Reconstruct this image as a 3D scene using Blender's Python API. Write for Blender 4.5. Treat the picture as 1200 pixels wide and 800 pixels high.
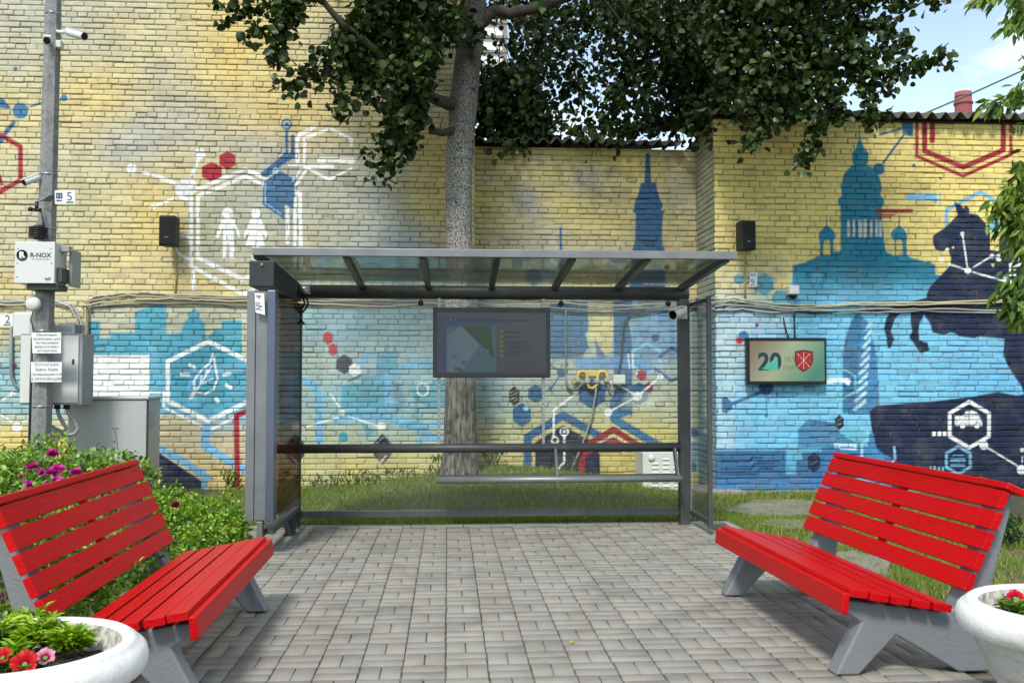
import bpy, math, random
import numpy as np
from mathutils import Vector, Matrix

for _o in list(bpy.data.objects):
    bpy.data.objects.remove(_o)
SC = bpy.context.scene
COL = SC.collection
rnd = random.Random(7)
nrg = np.random.default_rng(11)
R = math.radians

# ------------------------------------------------------------------ camera, sky, sun, exposure
FPX, CX, CY = 1115.0, 600.0, 400.0          # focal length and centre of the 1200 x 800 photograph
YAW, PIT, EYE = R(3.83), R(2.29), 1.39
cam = bpy.data.objects.new("camera", bpy.data.cameras.new("camera"))
COL.objects.link(cam)
cam.location = (0, 0, EYE)
cam.rotation_euler = (R(90) + PIT, 0, -YAW)
cam.data.sensor_width = 36.0
cam.data.lens = FPX / 1200 * 36
cam.data.clip_start = 0.05
cam.data.clip_end = 2000
SC.camera = cam

SUN_EL, SUN_AZ = R(50), R(-160)               # azimuth measured from +Y towards +X: high, behind the camera, to the left
world = bpy.data.worlds.new("World")
SC.world = world
world.use_nodes = True
wn, wl = world.node_tree.nodes, world.node_tree.links
wn.clear()
w_out = wn.new("ShaderNodeOutputWorld")
w_bg = wn.new("ShaderNodeBackground")
w_sky = wn.new("ShaderNodeTexSky")
w_sky.sky_type = 'NISHITA'
w_sky.sun_disc = False
w_sky.sun_elevation = SUN_EL
w_sky.sun_rotation = SUN_AZ
w_sky.air_density = 1.0
w_sky.dust_density = 0.6
w_sky.ozone_density = 1.0
w_tc = wn.new("ShaderNodeTexCoord")
w_map = wn.new("ShaderNodeMapping")
w_map.inputs['Scale'].default_value = (1, 1, 2.2)
w_map.inputs['Location'].default_value = (0.35, 0.2, 0.1)
w_noise = wn.new("ShaderNodeTexNoise")
w_noise.inputs['Scale'].default_value = 3.2
w_noise.inputs['Detail'].default_value = 8
w_noise.inputs['Roughness'].default_value = 0.55
w_ramp = wn.new("ShaderNodeValToRGB")
w_ramp.color_ramp.elements[0].position = 0.44
w_ramp.color_ramp.elements[0].color = (0, 0, 0, 1)
w_ramp.color_ramp.elements[1].position = 0.62
w_ramp.color_ramp.elements[1].color = (1, 1, 1, 1)
w_mix = wn.new("ShaderNodeMix")
w_mix.data_type = 'RGBA'
w_mix.inputs['B'].default_value = (7.6, 8.0, 8.6, 1)
wl.new(w_tc.outputs['Generated'], w_map.inputs['Vector'])
wl.new(w_map.outputs['Vector'], w_noise.inputs['Vector'])
wl.new(w_noise.outputs['Fac'], w_ramp.inputs['Fac'])
w_sep = wn.new("ShaderNodeSeparateXYZ")
wl.new(w_tc.outputs['Generated'], w_sep.inputs[0])
w_low = wn.new("ShaderNodeMapRange")             # thin white haze of cloud low over the roofs
w_low.inputs['From Min'].default_value = 0.22; w_low.inputs['From Max'].default_value = 0.42
w_low.inputs['To Min'].default_value = 0.38; w_low.inputs['To Max'].default_value = 0.06
wl.new(w_sep.outputs['Z'], w_low.inputs['Value'])
w_max = wn.new("ShaderNodeMath"); w_max.operation = 'MAXIMUM'
wl.new(w_ramp.outputs['Color'], w_max.inputs[0]); wl.new(w_low.outputs['Result'], w_max.inputs[1])
wl.new(w_max.outputs[0], w_mix.inputs['Factor'])
w_tint = wn.new("ShaderNodeMix"); w_tint.data_type = 'RGBA'; w_tint.blend_type = 'MULTIPLY'
w_tint.inputs['Factor'].default_value = 1.0; w_tint.inputs['B'].default_value = (0.92, 1.08, 1.0, 1)
wl.new(w_sky.outputs['Color'], w_tint.inputs['A'])
wl.new(w_tint.outputs['Result'], w_mix.inputs['A'])
wl.new(w_mix.outputs['Result'], w_bg.inputs['Color'])
w_bg.inputs['Strength'].default_value = 0.14
wl.new(w_bg.outputs['Background'], w_out.inputs['Surface'])

sun = bpy.data.objects.new("sun", bpy.data.lights.new("sun", 'SUN'))
COL.objects.link(sun)
sun.data.energy = 2.6
sun.data.angle = R(11)
sun.data.color = (1.0, 0.95, 0.87)
_sd = Vector((math.sin(SUN_AZ) * math.cos(SUN_EL), math.cos(SUN_AZ) * math.cos(SUN_EL), math.sin(SUN_EL)))
sun.rotation_euler = _sd.to_track_quat('Z', 'Y').to_euler()
sun.location = (0, 0, 20)

SC.view_settings.view_transform = 'Standard'
SC.view_settings.look = 'None'
SC.view_settings.exposure = 0.52
SC.view_settings.gamma = 1.0
SC.view_settings.use_curve_mapping = False
SC.cycles.max_bounces = 8
SC.cycles.transparent_max_bounces = 24
SC.cycles.caustics_reflective = False
SC.cycles.caustics_refractive = False

# ------------------------------------------------------------------ photograph <-> world
_F = np.array([math.sin(YAW) * math.cos(PIT), math.cos(YAW) * math.cos(PIT), math.sin(PIT)])
_R = np.array([math.cos(YAW), -math.sin(YAW), 0.0])
_U = np.cross(_R, _F)

def _dir(x, y):
    return _F + _R * ((x - CX) / FPX) - _U * ((y - CY) / FPX)

def W(x, y, Y):
    "the point seen at (x, y) of the photograph at depth Y"
    d = _dir(x, y)
    p = d * (Y / d[1])
    return Vector((p[0], p[1], p[2] + EYE))

def WG(x, y, z=0.0):
    "the point seen at (x, y) at height z"
    d = _dir(x, y)
    p = d * ((z - EYE) / d[2])
    return Vector((p[0], p[1], z))

def to_px(P):
    Q = P - np.array([0, 0, EYE])
    w = Q @ _F
    return CX + FPX * (Q @ _R) / w, CY - FPX * (Q @ _U) / w

def lin(c):
    c = np.asarray(c, float) / 255.0
    return np.where(c <= 0.04045, c / 12.92, ((c + 0.055) / 1.055) ** 2.4)

# ------------------------------------------------------------------ objects, names, labels
ORG = {}

def tag(o, label=None, cat=None, group=None, kind=None):
    if label: o["label"] = label
    if cat: o["category"] = cat
    if group: o["group"] = group
    if kind: o["kind"] = kind
    return o

def thing(name, label, cat, loc=(0, 0, 0), group=None):
    o = bpy.data.objects.new(name, None)
    COL.objects.link(o)
    o.location = loc
    o.empty_display_size = 0.2
    ORG[o.name] = Vector(loc)
    return tag(o, label, cat, group)

def link_mesh(name, me, mat, parent=None, org=None):
    o = bpy.data.objects.new(name, me)
    COL.objects.link(o)
    if mat is not None:
        for m in (mat if isinstance(mat, (list, tuple)) else [mat]):
            me.materials.append(m)
    if parent is not None:
        o.parent = parent
        ORG[o.name] = ORG.get(parent.name, Vector((0, 0, 0)))
        if org is None:
            me.transform(Matrix.Translation(-ORG[o.name]))
    else:
        ORG[o.name] = Vector((0, 0, 0))
        if org is not None:
            o.location = org
            me.transform(Matrix.Translation(-Vector(org)))
            ORG[o.name] = Vector(org)
    return o

def copy_thing(src, loc, rotz=None, label=None, group=None):
    c = src.copy()
    COL.objects.link(c)
    c.location = loc
    if rotz is not None: c.rotation_euler = (0, 0, rotz)
    if label: c["label"] = label
    if group: c["group"] = group
    def rec(a, b):
        for ch in list(a.children):
            d = ch.copy()
            COL.objects.link(d)
            d.parent = b
            rec(ch, d)
    rec(src, c)
    return c

class MB:
    "collects shapes; build() links them as ONE mesh object"
    def __init__(s):
        s.v, s.f, s.sm, s.mi = [], [], [], []
        s.cur = 0
    def add(s, V, F, smooth=False):
        b = len(s.v)
        s.v += [tuple(p) for p in V]
        for f in F:
            s.f.append([b + i for i in f]); s.sm.append(smooth); s.mi.append(s.cur)
        return s
    def box(s, a, b):
        x0, y0, z0 = [min(a[i], b[i]) for i in range(3)]
        x1, y1, z1 = [max(a[i], b[i]) for i in range(3)]
        V = [(x0,y0,z0),(x1,y0,z0),(x1,y1,z0),(x0,y1,z0),(x0,y0,z1),(x1,y0,z1),(x1,y1,z1),(x0,y1,z1)]
        return s.add(V, [(3,2,1,0),(4,5,6,7),(0,1,5,4),(1,2,6,5),(2,3,7,6),(3,0,4,7)])
    def hexa(s, q0, q1):
        "q0, q1: two quads, joined"
        V = list(q0) + list(q1)
        return s.add(V, [(3,2,1,0),(4,5,6,7),(0,1,5,4),(1,2,6,5),(2,3,7,6),(3,0,4,7)])
    def bar(s, a, b, w, h, up=(0, 0, 1)):
        a, b = Vector(a), Vector(b)
        d = (b - a).normalized()
        sx = d.cross(Vector(up)).normalized()
        uz = sx.cross(d).normalized()
        q = lambda p: [p - sx*w/2 - uz*h/2, p + sx*w/2 - uz*h/2, p + sx*w/2 + uz*h/2, p - sx*w/2 + uz*h/2]
        return s.hexa(q(a), q(b))
    def tube(s, pts, r, n=10, caps=True):
        pts = [Vector(p) for p in pts]
        rs = r if isinstance(r, (list, tuple)) else [r] * len(pts)
        V, F = [], []
        d0 = (pts[1] - pts[0]).normalized()
        ref = Vector((0, 0, 1)) if abs(d0.z) < 0.9 else Vector((1, 0, 0))
        for i, p in enumerate(pts):
            if i == 0: d = pts[1] - pts[0]
            elif i == len(pts) - 1: d = pts[-1] - pts[-2]
            else: d = (pts[i+1] - p).normalized() + (p - pts[i-1]).normalized()
            d.normalize()
            e1 = (ref - d * ref.dot(d)).normalized()
            ref = e1
            e2 = d.cross(e1)
            for k in range(n):
                a = 2 * math.pi * k / n
                V.append(p + (e1 * math.cos(a) + e2 * math.sin(a)) * rs[i])
        for i in range(len(pts) - 1):
            for k in range(n):
                k2 = (k + 1) % n
                F.append((i*n+k, i*n+k2, (i+1)*n+k2, (i+1)*n+k))
        s.add(V, F, True)
        if caps:
            b = len(s.v) - len(V)
            s.f.append([b + k for k in range(n)][::-1]); s.sm.append(False); s.mi.append(s.cur)
            e = b + (len(pts) - 1) * n
            s.f.append([e + k for k in range(n)]); s.sm.append(False); s.mi.append(s.cur)
        return s
    def prism(s, poly, off):
        "poly: 3-D points of a flat outline; off: extrusion vector"
        off = Vector(off)
        n = len(poly)
        V = [Vector(p) for p in poly] + [Vector(p) + off for p in poly]
        F = [tuple(range(n))[::-1], tuple(range(n, 2*n))] + [(i, (i+1) % n, n + (i+1) % n, n + i) for i in range(n)]
        return s.add(V, F)
    def lathe(s, prof, c=(0, 0, 0), n=48, axis=None):
        V, F = [], []
        m = len(prof)
        M = Matrix.Identity(3) if axis is None else Vector(axis).to_track_quat('Z', 'Y').to_matrix()
        for k in range(n):
            a = 2 * math.pi * k / n
            for r, z in prof:
                V.append(Vector(c) + M @ Vector((r * math.cos(a), r * math.sin(a), z)))
        for k in range(n):
            k2 = (k + 1) % n
            for i in range(m - 1):
                F.append((k*m+i, k2*m+i, k2*m+i+1, k*m+i+1))
        return s.add(V, F, True)
    def ball(s, c, r, n=14, squash=1.0):
        pr = [(max(1e-4, r * math.sin(math.pi * i / 9)), -r * squash * math.cos(math.pi * i / 9)) for i in range(10)]
        return s.lathe(pr, c, n)
    def flat(s, pts):
        return s.add(pts, [tuple(range(len(pts)))])
    def build(s, name, mat, parent=None, bevel=0, seg=2, org=None):
        me = bpy.data.meshes.new(name)
        me.from_pydata([tuple(p) for p in s.v], [], s.f)
        me.polygons.foreach_set("use_smooth", s.sm)
        if any(s.mi): me.polygons.foreach_set("material_index", s.mi)
        me.update()
        o = link_mesh(name, me, mat, parent, org)
        if bevel:
            b = o.modifiers.new("bevel", 'BEVEL')
            b.width = bevel; b.segments = seg; b.limit_method = 'ANGLE'; b.angle_limit = R(40)
            b.harden_normals = False
        return o

def np_mesh(name, V, F, colors=None, smooth=False):
    "V (n,3); F (m,k) all polygons of k corners; colours per vertex, linear"
    me = bpy.data.meshes.new(name)
    V = np.ascontiguousarray(V, np.float32); F = np.ascontiguousarray(F, np.int32)
    m, k = F.shape
    me.vertices.add(len(V)); me.vertices.foreach_set("co", V.ravel())
    me.loops.add(m * k); me.loops.foreach_set("vertex_index", F.ravel())
    me.polygons.add(m); me.polygons.foreach_set("loop_start", np.arange(0, m * k, k, dtype=np.int32))
    if smooth: me.polygons.foreach_set("use_smooth", np.ones(m, bool))
    if colors is not None:
        at = me.color_attributes.new("pigment", 'FLOAT_COLOR', 'POINT')
        c4 = np.ones((len(V), 4), np.float32); c4[:, :3] = colors
        at.data.foreach_set("color", c4.ravel())
    me.update(calc_edges=True)
    return me

# ------------------------------------------------------------------ materials
MATS = {}

def pm(name, rgb, rough=0.6, metal=0.0, var=0.12, vscale=6.0, bump=0.0, bscale=60.0, spec=0.5, attr=False, dirt=None, dscale=3.0, damt=0.5, coat=0.0, stretch=None, emit=None):
    if name in MATS: return MATS[name]
    m = bpy.data.materials.new(name); m.use_nodes = True
    N, L = m.node_tree.nodes, m.node_tree.links
    b = N["Principled BSDF"]
    b.inputs["Roughness"].default_value = rough
    b.inputs["Metallic"].default_value = metal
    b.inputs["Specular IOR Level"].default_value = spec
    b.inputs["Coat Weight"].default_value = coat
    tc = N.new("ShaderNodeTexCoord")
    vec = tc.outputs["Object"]
    if stretch:
        mp = N.new("ShaderNodeMapping"); mp.inputs["Scale"].default_value = stretch
        L.new(vec, mp.inputs["Vector"]); vec = mp.outputs["Vector"]
    nz = N.new("ShaderNodeTexNoise"); nz.inputs["Scale"].default_value = vscale; nz.inputs["Detail"].default_value = 6
    L.new(vec, nz.inputs["Vector"])
    mr = N.new("ShaderNodeMapRange")
    mr.inputs["From Min"].default_value = 0.25; mr.inputs["From Max"].default_value = 0.75
    mr.inputs["To Min"].default_value = 1 - var; mr.inputs["To Max"].default_value = 1 + var
    L.new(nz.outputs["Fac"], mr.inputs["Value"])
    mul = N.new("ShaderNodeMix"); mul.data_type = 'RGBA'; mul.blend_type = 'MULTIPLY'; mul.inputs["Factor"].default_value = 1
    if attr:
        at = N.new("ShaderNodeVertexColor"); at.layer_name = "pigment"
        L.new(at.outputs["Color"], mul.inputs["A"])
    else:
        mul.inputs["A"].default_value = (*lin(rgb), 1)
    L.new(mr.outputs["Result"], mul.inputs["B"])
    out = mul.outputs["Result"]
    if dirt is not None:
        n2 = N.new("ShaderNodeTexNoise"); n2.inputs["Scale"].default_value = dscale; n2.inputs["Detail"].default_value = 9; n2.inputs["Roughness"].default_value = 0.65
        L.new(tc.outputs["Object"], n2.inputs["Vector"])
        r2 = N.new("ShaderNodeMapRange")
        r2.inputs["From Min"].default_value = 0.48; r2.inputs["From Max"].default_value = 0.72
        r2.inputs["To Min"].default_value = 0; r2.inputs["To Max"].default_value = damt
        L.new(n2.outputs["Fac"], r2.inputs["Value"])
        mx = N.new("ShaderNodeMix"); mx.data_type = 'RGBA'
        L.new(r2.outputs["Result"], mx.inputs["Factor"]); L.new(out, mx.inputs["A"])
        mx.inputs["B"].default_value = (*lin(dirt), 1)
        out = mx.outputs["Result"]
    L.new(out, b.inputs["Base Color"])
    if bump:
        n3 = N.new("ShaderNodeTexNoise"); n3.inputs["Scale"].default_value = bscale; n3.inputs["Detail"].default_value = 5
        L.new(vec, n3.inputs["Vector"])
        bp = N.new("ShaderNodeBump"); bp.inputs["Strength"].default_value = bump; bp.inputs["Distance"].default_value = 0.01
        L.new(n3.outputs["Fac"], bp.inputs["Height"]); L.new(bp.outputs["Normal"], b.inputs["Normal"])
    if emit:
        L.new(out, b.inputs["Emission Color"]); b.inputs["Emission Strength"].default_value = emit
    MATS[name] = m
    return m

def leaf_mat(name, trans=0.25, rough=0.5):
    if name in MATS: return MATS[name]
    m = bpy.data.materials.new(name); m.use_nodes = True
    N, L = m.node_tree.nodes, m.node_tree.links
    b = N["Principled BSDF"]; out = N["Material Output"]
    at = N.new("ShaderNodeVertexColor"); at.layer_name = "pigment"
    L.new(at.outputs["Color"], b.inputs["Base Color"])
    b.inputs["Roughness"].default_value = rough
    b.inputs["Specular IOR Level"].default_value = 0.35
    tr = N.new("ShaderNodeBsdfTranslucent")
    hs = N.new("ShaderNodeHueSaturation"); hs.inputs["Hue"].default_value = 0.485; hs.inputs["Saturation"].default_value = 1.1; hs.inputs["Value"].default_value = 1.3
    L.new(at.outputs["Color"], hs.inputs["Color"]); L.new(hs.outputs["Color"], tr.inputs["Color"])
    mx = N.new("ShaderNodeMixShader"); mx.inputs["Fac"].default_value = trans
    L.new(b.outputs["BSDF"], mx.inputs[1]); L.new(tr.outputs["BSDF"], mx.inputs[2]); L.new(mx.outputs["Shader"], out.inputs["Surface"])
    MATS[name] = m
    return m

def glass_mat(name, tint, film=0.08, filmcol=(150, 160, 150), refl=1.0, rough=0.02):
    "thin sheet: tinted see-through pane, Fresnel reflection, a film of dust"
    if name in MATS: return MATS[name]
    m = bpy.data.materials.new(name); m.use_nodes = True
    N, L = m.node_tree.nodes, m.node_tree.links
    N.remove(N["Principled BSDF"]); out = N["Material Output"]
    tr = N.new("ShaderNodeBsdfTransparent"); tr.inputs["Color"].default_value = (*tint, 1)
    gl = N.new("ShaderNodeBsdfGlossy"); gl.inputs["Roughness"].default_value = rough
    lw = N.new("ShaderNodeFresnel"); lw.inputs["IOR"].default_value = 1.5
    ml = N.new("ShaderNodeMath"); ml.operation = 'MULTIPLY'; ml.inputs[1].default_value = refl
    L.new(lw.outputs["Fac"], ml.inputs[0])
    m1 = N.new("ShaderNodeMixShader")
    L.new(ml.outputs[0], m1.inputs["Fac"]); L.new(tr.outputs["BSDF"], m1.inputs[1]); L.new(gl.outputs["BSDF"], m1.inputs[2])
    df = N.new("ShaderNodeBsdfDiffuse"); df.inputs["Color"].default_value = (*lin(filmcol), 1)
    tc = N.new("ShaderNodeTexCoord")
    nz = N.new("ShaderNodeTexNoise"); nz.inputs["Scale"].default_value = 3.5; nz.inputs["Detail"].default_value = 8; nz.inputs["Roughness"].default_value = 0.65
    L.new(tc.outputs["Object"], nz.inputs["Vector"])
    mr = N.new("ShaderNodeMapRange"); mr.inputs["From Min"].default_value = 0.3; mr.inputs["From Max"].default_value = 0.75
    mr.inputs["To Min"].default_value = film * 0.4; mr.inputs["To Max"].default_value = film * 1.8
    L.new(nz.outputs["Fac"], mr.inputs["Value"])
    m2 = N.new("ShaderNodeMixShader")
    L.new(mr.outputs["Result"], m2.inputs["Fac"]); L.new(m1.outputs["Shader"], m2.inputs[1]); L.new(df.outputs["BSDF"], m2.inputs[2])
    L.new(m2.outputs["Shader"], out.inputs["Surface"])
    MATS[name] = m
    return m

def text_mesh(body, size, name, mat, parent, origin, xdir, ydir, align='CENTER', bold=0.0, depth=0.0, lift=0.0015):
    cu = bpy.data.curves.new(name, 'FONT')
    cu.body = body; cu.size = size; cu.align_x = align; cu.align_y = 'CENTER'; cu.offset = bold; cu.extrude = depth
    cu.resolution_u = 3
    tmp = bpy.data.objects.new("tmp", cu); COL.objects.link(tmp)
    dg = bpy.context.evaluated_depsgraph_get(); dg.update()
    me = bpy.data.meshes.new_from_object(tmp.evaluated_get(dg))
    bpy.data.objects.remove(tmp); bpy.data.curves.remove(cu)
    xd, yd = Vector(xdir).normalized(), Vector(ydir).normalized()
    zd = xd.cross(yd).normalized()
    M = Matrix((xd, yd, zd)).transposed().to_4x4()
    M.translation = Vector(origin) + zd * lift
    me.transform(M)
    me.name = name
    me.materials.clear()
    return link_mesh(name, me, mat, parent)

def leaves_mesh(name, P, D, Nn, length, width, colors, fold=0.18, rounded=False):
    "one leaf per point: P position of the stalk end, D leaf direction, Nn leaf normal"
    n = len(P)
    D = D / np.linalg.norm(D, axis=1, keepdims=True)
    S = np.cross(D, Nn); S /= (np.linalg.norm(S, axis=1, keepdims=True) + 1e-9)
    Nn = np.cross(S, D)
    ln = np.broadcast_to(np.asarray(length, float), (n,))[:, None]; wd = np.broadcast_to(np.asarray(width, float), (n,))[:, None]
    up = Nn * wd * fold
    if rounded:
        k = lambda t, s, h: P + D*ln*t + S*wd*s + up*h
        V = np.stack([P, k(.06,-.26,.5), k(.34,-.5,1), k(.72,-.40,.8), P + D*ln - Nn*ln*.08, k(.72,.40,.8), k(.34,.5,1), k(.06,.26,.5)], 1).reshape(-1, 3)
        b = (np.arange(n) * 8)[:, None]
        return np_mesh(name, V, np.concatenate([b + np.array([[0, 4, 3, 2, 1]]), b + np.array([[0, 7, 6, 5, 4]])], 0), np.repeat(colors, 8, 0))
    V = np.stack([P,
                  P + D*ln*0.28 - S*wd*0.46 + up, P + D*ln*0.68 - S*wd*0.44 + up,
                  P + D*ln - Nn*ln*0.08,
                  P + D*ln*0.68 + S*wd*0.44 + up, P + D*ln*0.28 + S*wd*0.46 + up], 1).reshape(-1, 3)
    b = (np.arange(n) * 6)[:, None]
    F = np.concatenate([b + np.array([[0, 3, 2, 1]]), b + np.array([[0, 5, 4, 3]])], 0)
    return np_mesh(name, V, F, np.repeat(colors, 6, 0))

def rand_dirs(n, g=None):
    d = (g or nrg).normal(size=(n, 3))
    return d / np.linalg.norm(d, axis=1, keepdims=True)
# ------------------------------------------------------------------ mural: pigment on the bricks
class Paint:
    "pigment per brick vertex; the mural's outlines are listed in photograph coordinates of the wall plane"
    def __init__(s, px, py, base):
        s.x, s.y, s.c = px, py, base
    def blend(s, idx, a, rgb):
        s.c[idx] = s.c[idx] * (1 - a[:, None]) + lin(rgb) * a[:, None]
    def _near(s, x0, x1, y0, y1, m):
        return np.nonzero((s.x > x0 - m) & (s.x < x1 + m) & (s.y > y0 - m) & (s.y < y1 + m))[0]
    def _seg(s, i, a, b):
        px, py = s.x[i], s.y[i]
        dx, dy = b[0] - a[0], b[1] - a[1]
        t = np.clip(((px - a[0]) * dx + (py - a[1]) * dy) / (dx*dx + dy*dy + 1e-9), 0, 1)
        return np.hypot(px - a[0] - t * dx, py - a[1] - t * dy)
    def poly(s, pts, rgb, al=1.0, soft=0.6):
        P = np.array(pts, float)
        i = s._near(P[:, 0].min(), P[:, 0].max(), P[:, 1].min(), P[:, 1].max(), soft * 2)
        if not len(i): return
        px, py = s.x[i], s.y[i]
        ins = np.zeros(len(i), bool); d = np.full(len(i), 1e9)
        for k in range(len(P)):
            a, b = P[k], P[(k + 1) % len(P)]
            if a[1] != b[1]:
                c = (a[1] > py) != (b[1] > py)
                ins ^= c & (px < (b[0] - a[0]) * (py - a[1]) / (b[1] - a[1]) + a[0])
            d = np.minimum(d, s._seg(i, a, b))
        sd = np.where(ins, d, -d)
        s.blend(i, al * np.clip(0.5 + sd / (2 * soft), 0, 1), rgb)
    def line(s, pts, w, rgb, al=1.0, soft=0.55, closed=False):
        P = np.array(pts, float)
        i = s._near(P[:, 0].min(), P[:, 0].max(), P[:, 1].min(), P[:, 1].max(), w + 2)
        if not len(i): return
        d = np.full(len(i), 1e9)
        for k in range(len(P) - (0 if closed else 1)):
            d = np.minimum(d, s._seg(i, P[k], P[(k + 1) % len(P)]))
        s.blend(i, al * np.clip(0.5 + (w / 2 - d) / (2 * soft), 0, 1), rgb)
    def disc(s, x, y, r, rgb, al=1.0, ring=None):
        i = s._near(x - r, x + r, y - r, y + r, 2)
        d = np.hypot(s.x[i] - x, s.y[i] - y)
        a = np.clip(0.5 + (r - d) / 1.1, 0, 1)
        if ring: a *= np.clip(0.5 + (d - r + ring) / 1.1, 0, 1)
        s.blend(i, al * a, rgb)
    def hexa(s, x, y, rx, ry, rgb, al=1.0, w=None):
        P = [(x, y - ry), (x + rx, y - ry/2), (x + rx, y + ry/2), (x, y + ry), (x - rx, y + ry/2), (x - rx, y - ry/2)]
        if w: s.line(P, w, rgb, al, closed=True)
        else: s.poly(P, rgb, al)
    def spray(s, x, y, rx, ry, rgb, al=0.7):
        i = s._near(x - 2.2*rx, x + 2.2*rx, y - 2.2*ry, y + 2.2*ry, 0)
        q = ((s.x[i] - x) / rx) ** 2 + ((s.y[i] - y) / ry) ** 2
        n = 0.8 + 0.2 * np.sin(s.x[i] * 0.31 + 1.3 * np.sin(s.y[i] * 0.23)) * np.sin(s.y[i] * 0.37 + x)
        s.blend(i, al * np.exp(-q * 1.1) * n, rgb)
    def mottle(s, x0, x1, y0, y1, n, cols, al, seed, r=(14, 46)):
        "many faint overlapping passes of the spray can"
        g = np.random.default_rng(seed)
        for k in range(n):
            q = g.uniform(*r)
            s.spray(g.uniform(x0, x1), g.uniform(y0, y1), q * g.uniform(.8, 1.7), q, cols[int(g.integers(len(cols)))], al * g.uniform(.4, 1))
    def below(s, y0, y1, rgb, x0=-999, x1=9999, al=1.0):
        i = s._near(x0, x1, min(y0, y1), 9999, 0)
        s.blend(i, al * np.clip((s.y[i] - y0) / max(1e-3, y1 - y0), 0, 1), rgb)

YEL, YEL2, GREY, LILAC = (216, 198, 118), (212, 198, 142), (172, 174, 162), (150, 164, 188)
WHT, RED, TEAL, TEAL2 = (240, 242, 240), (160, 28, 48), (22, 120, 148), (70, 158, 182)
BLU, BLU2, NAVY, SKYB = (44, 98, 140), (52, 114, 156), (22, 37, 68), (112, 186, 222)
LBL = (120, 180, 214)

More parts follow.
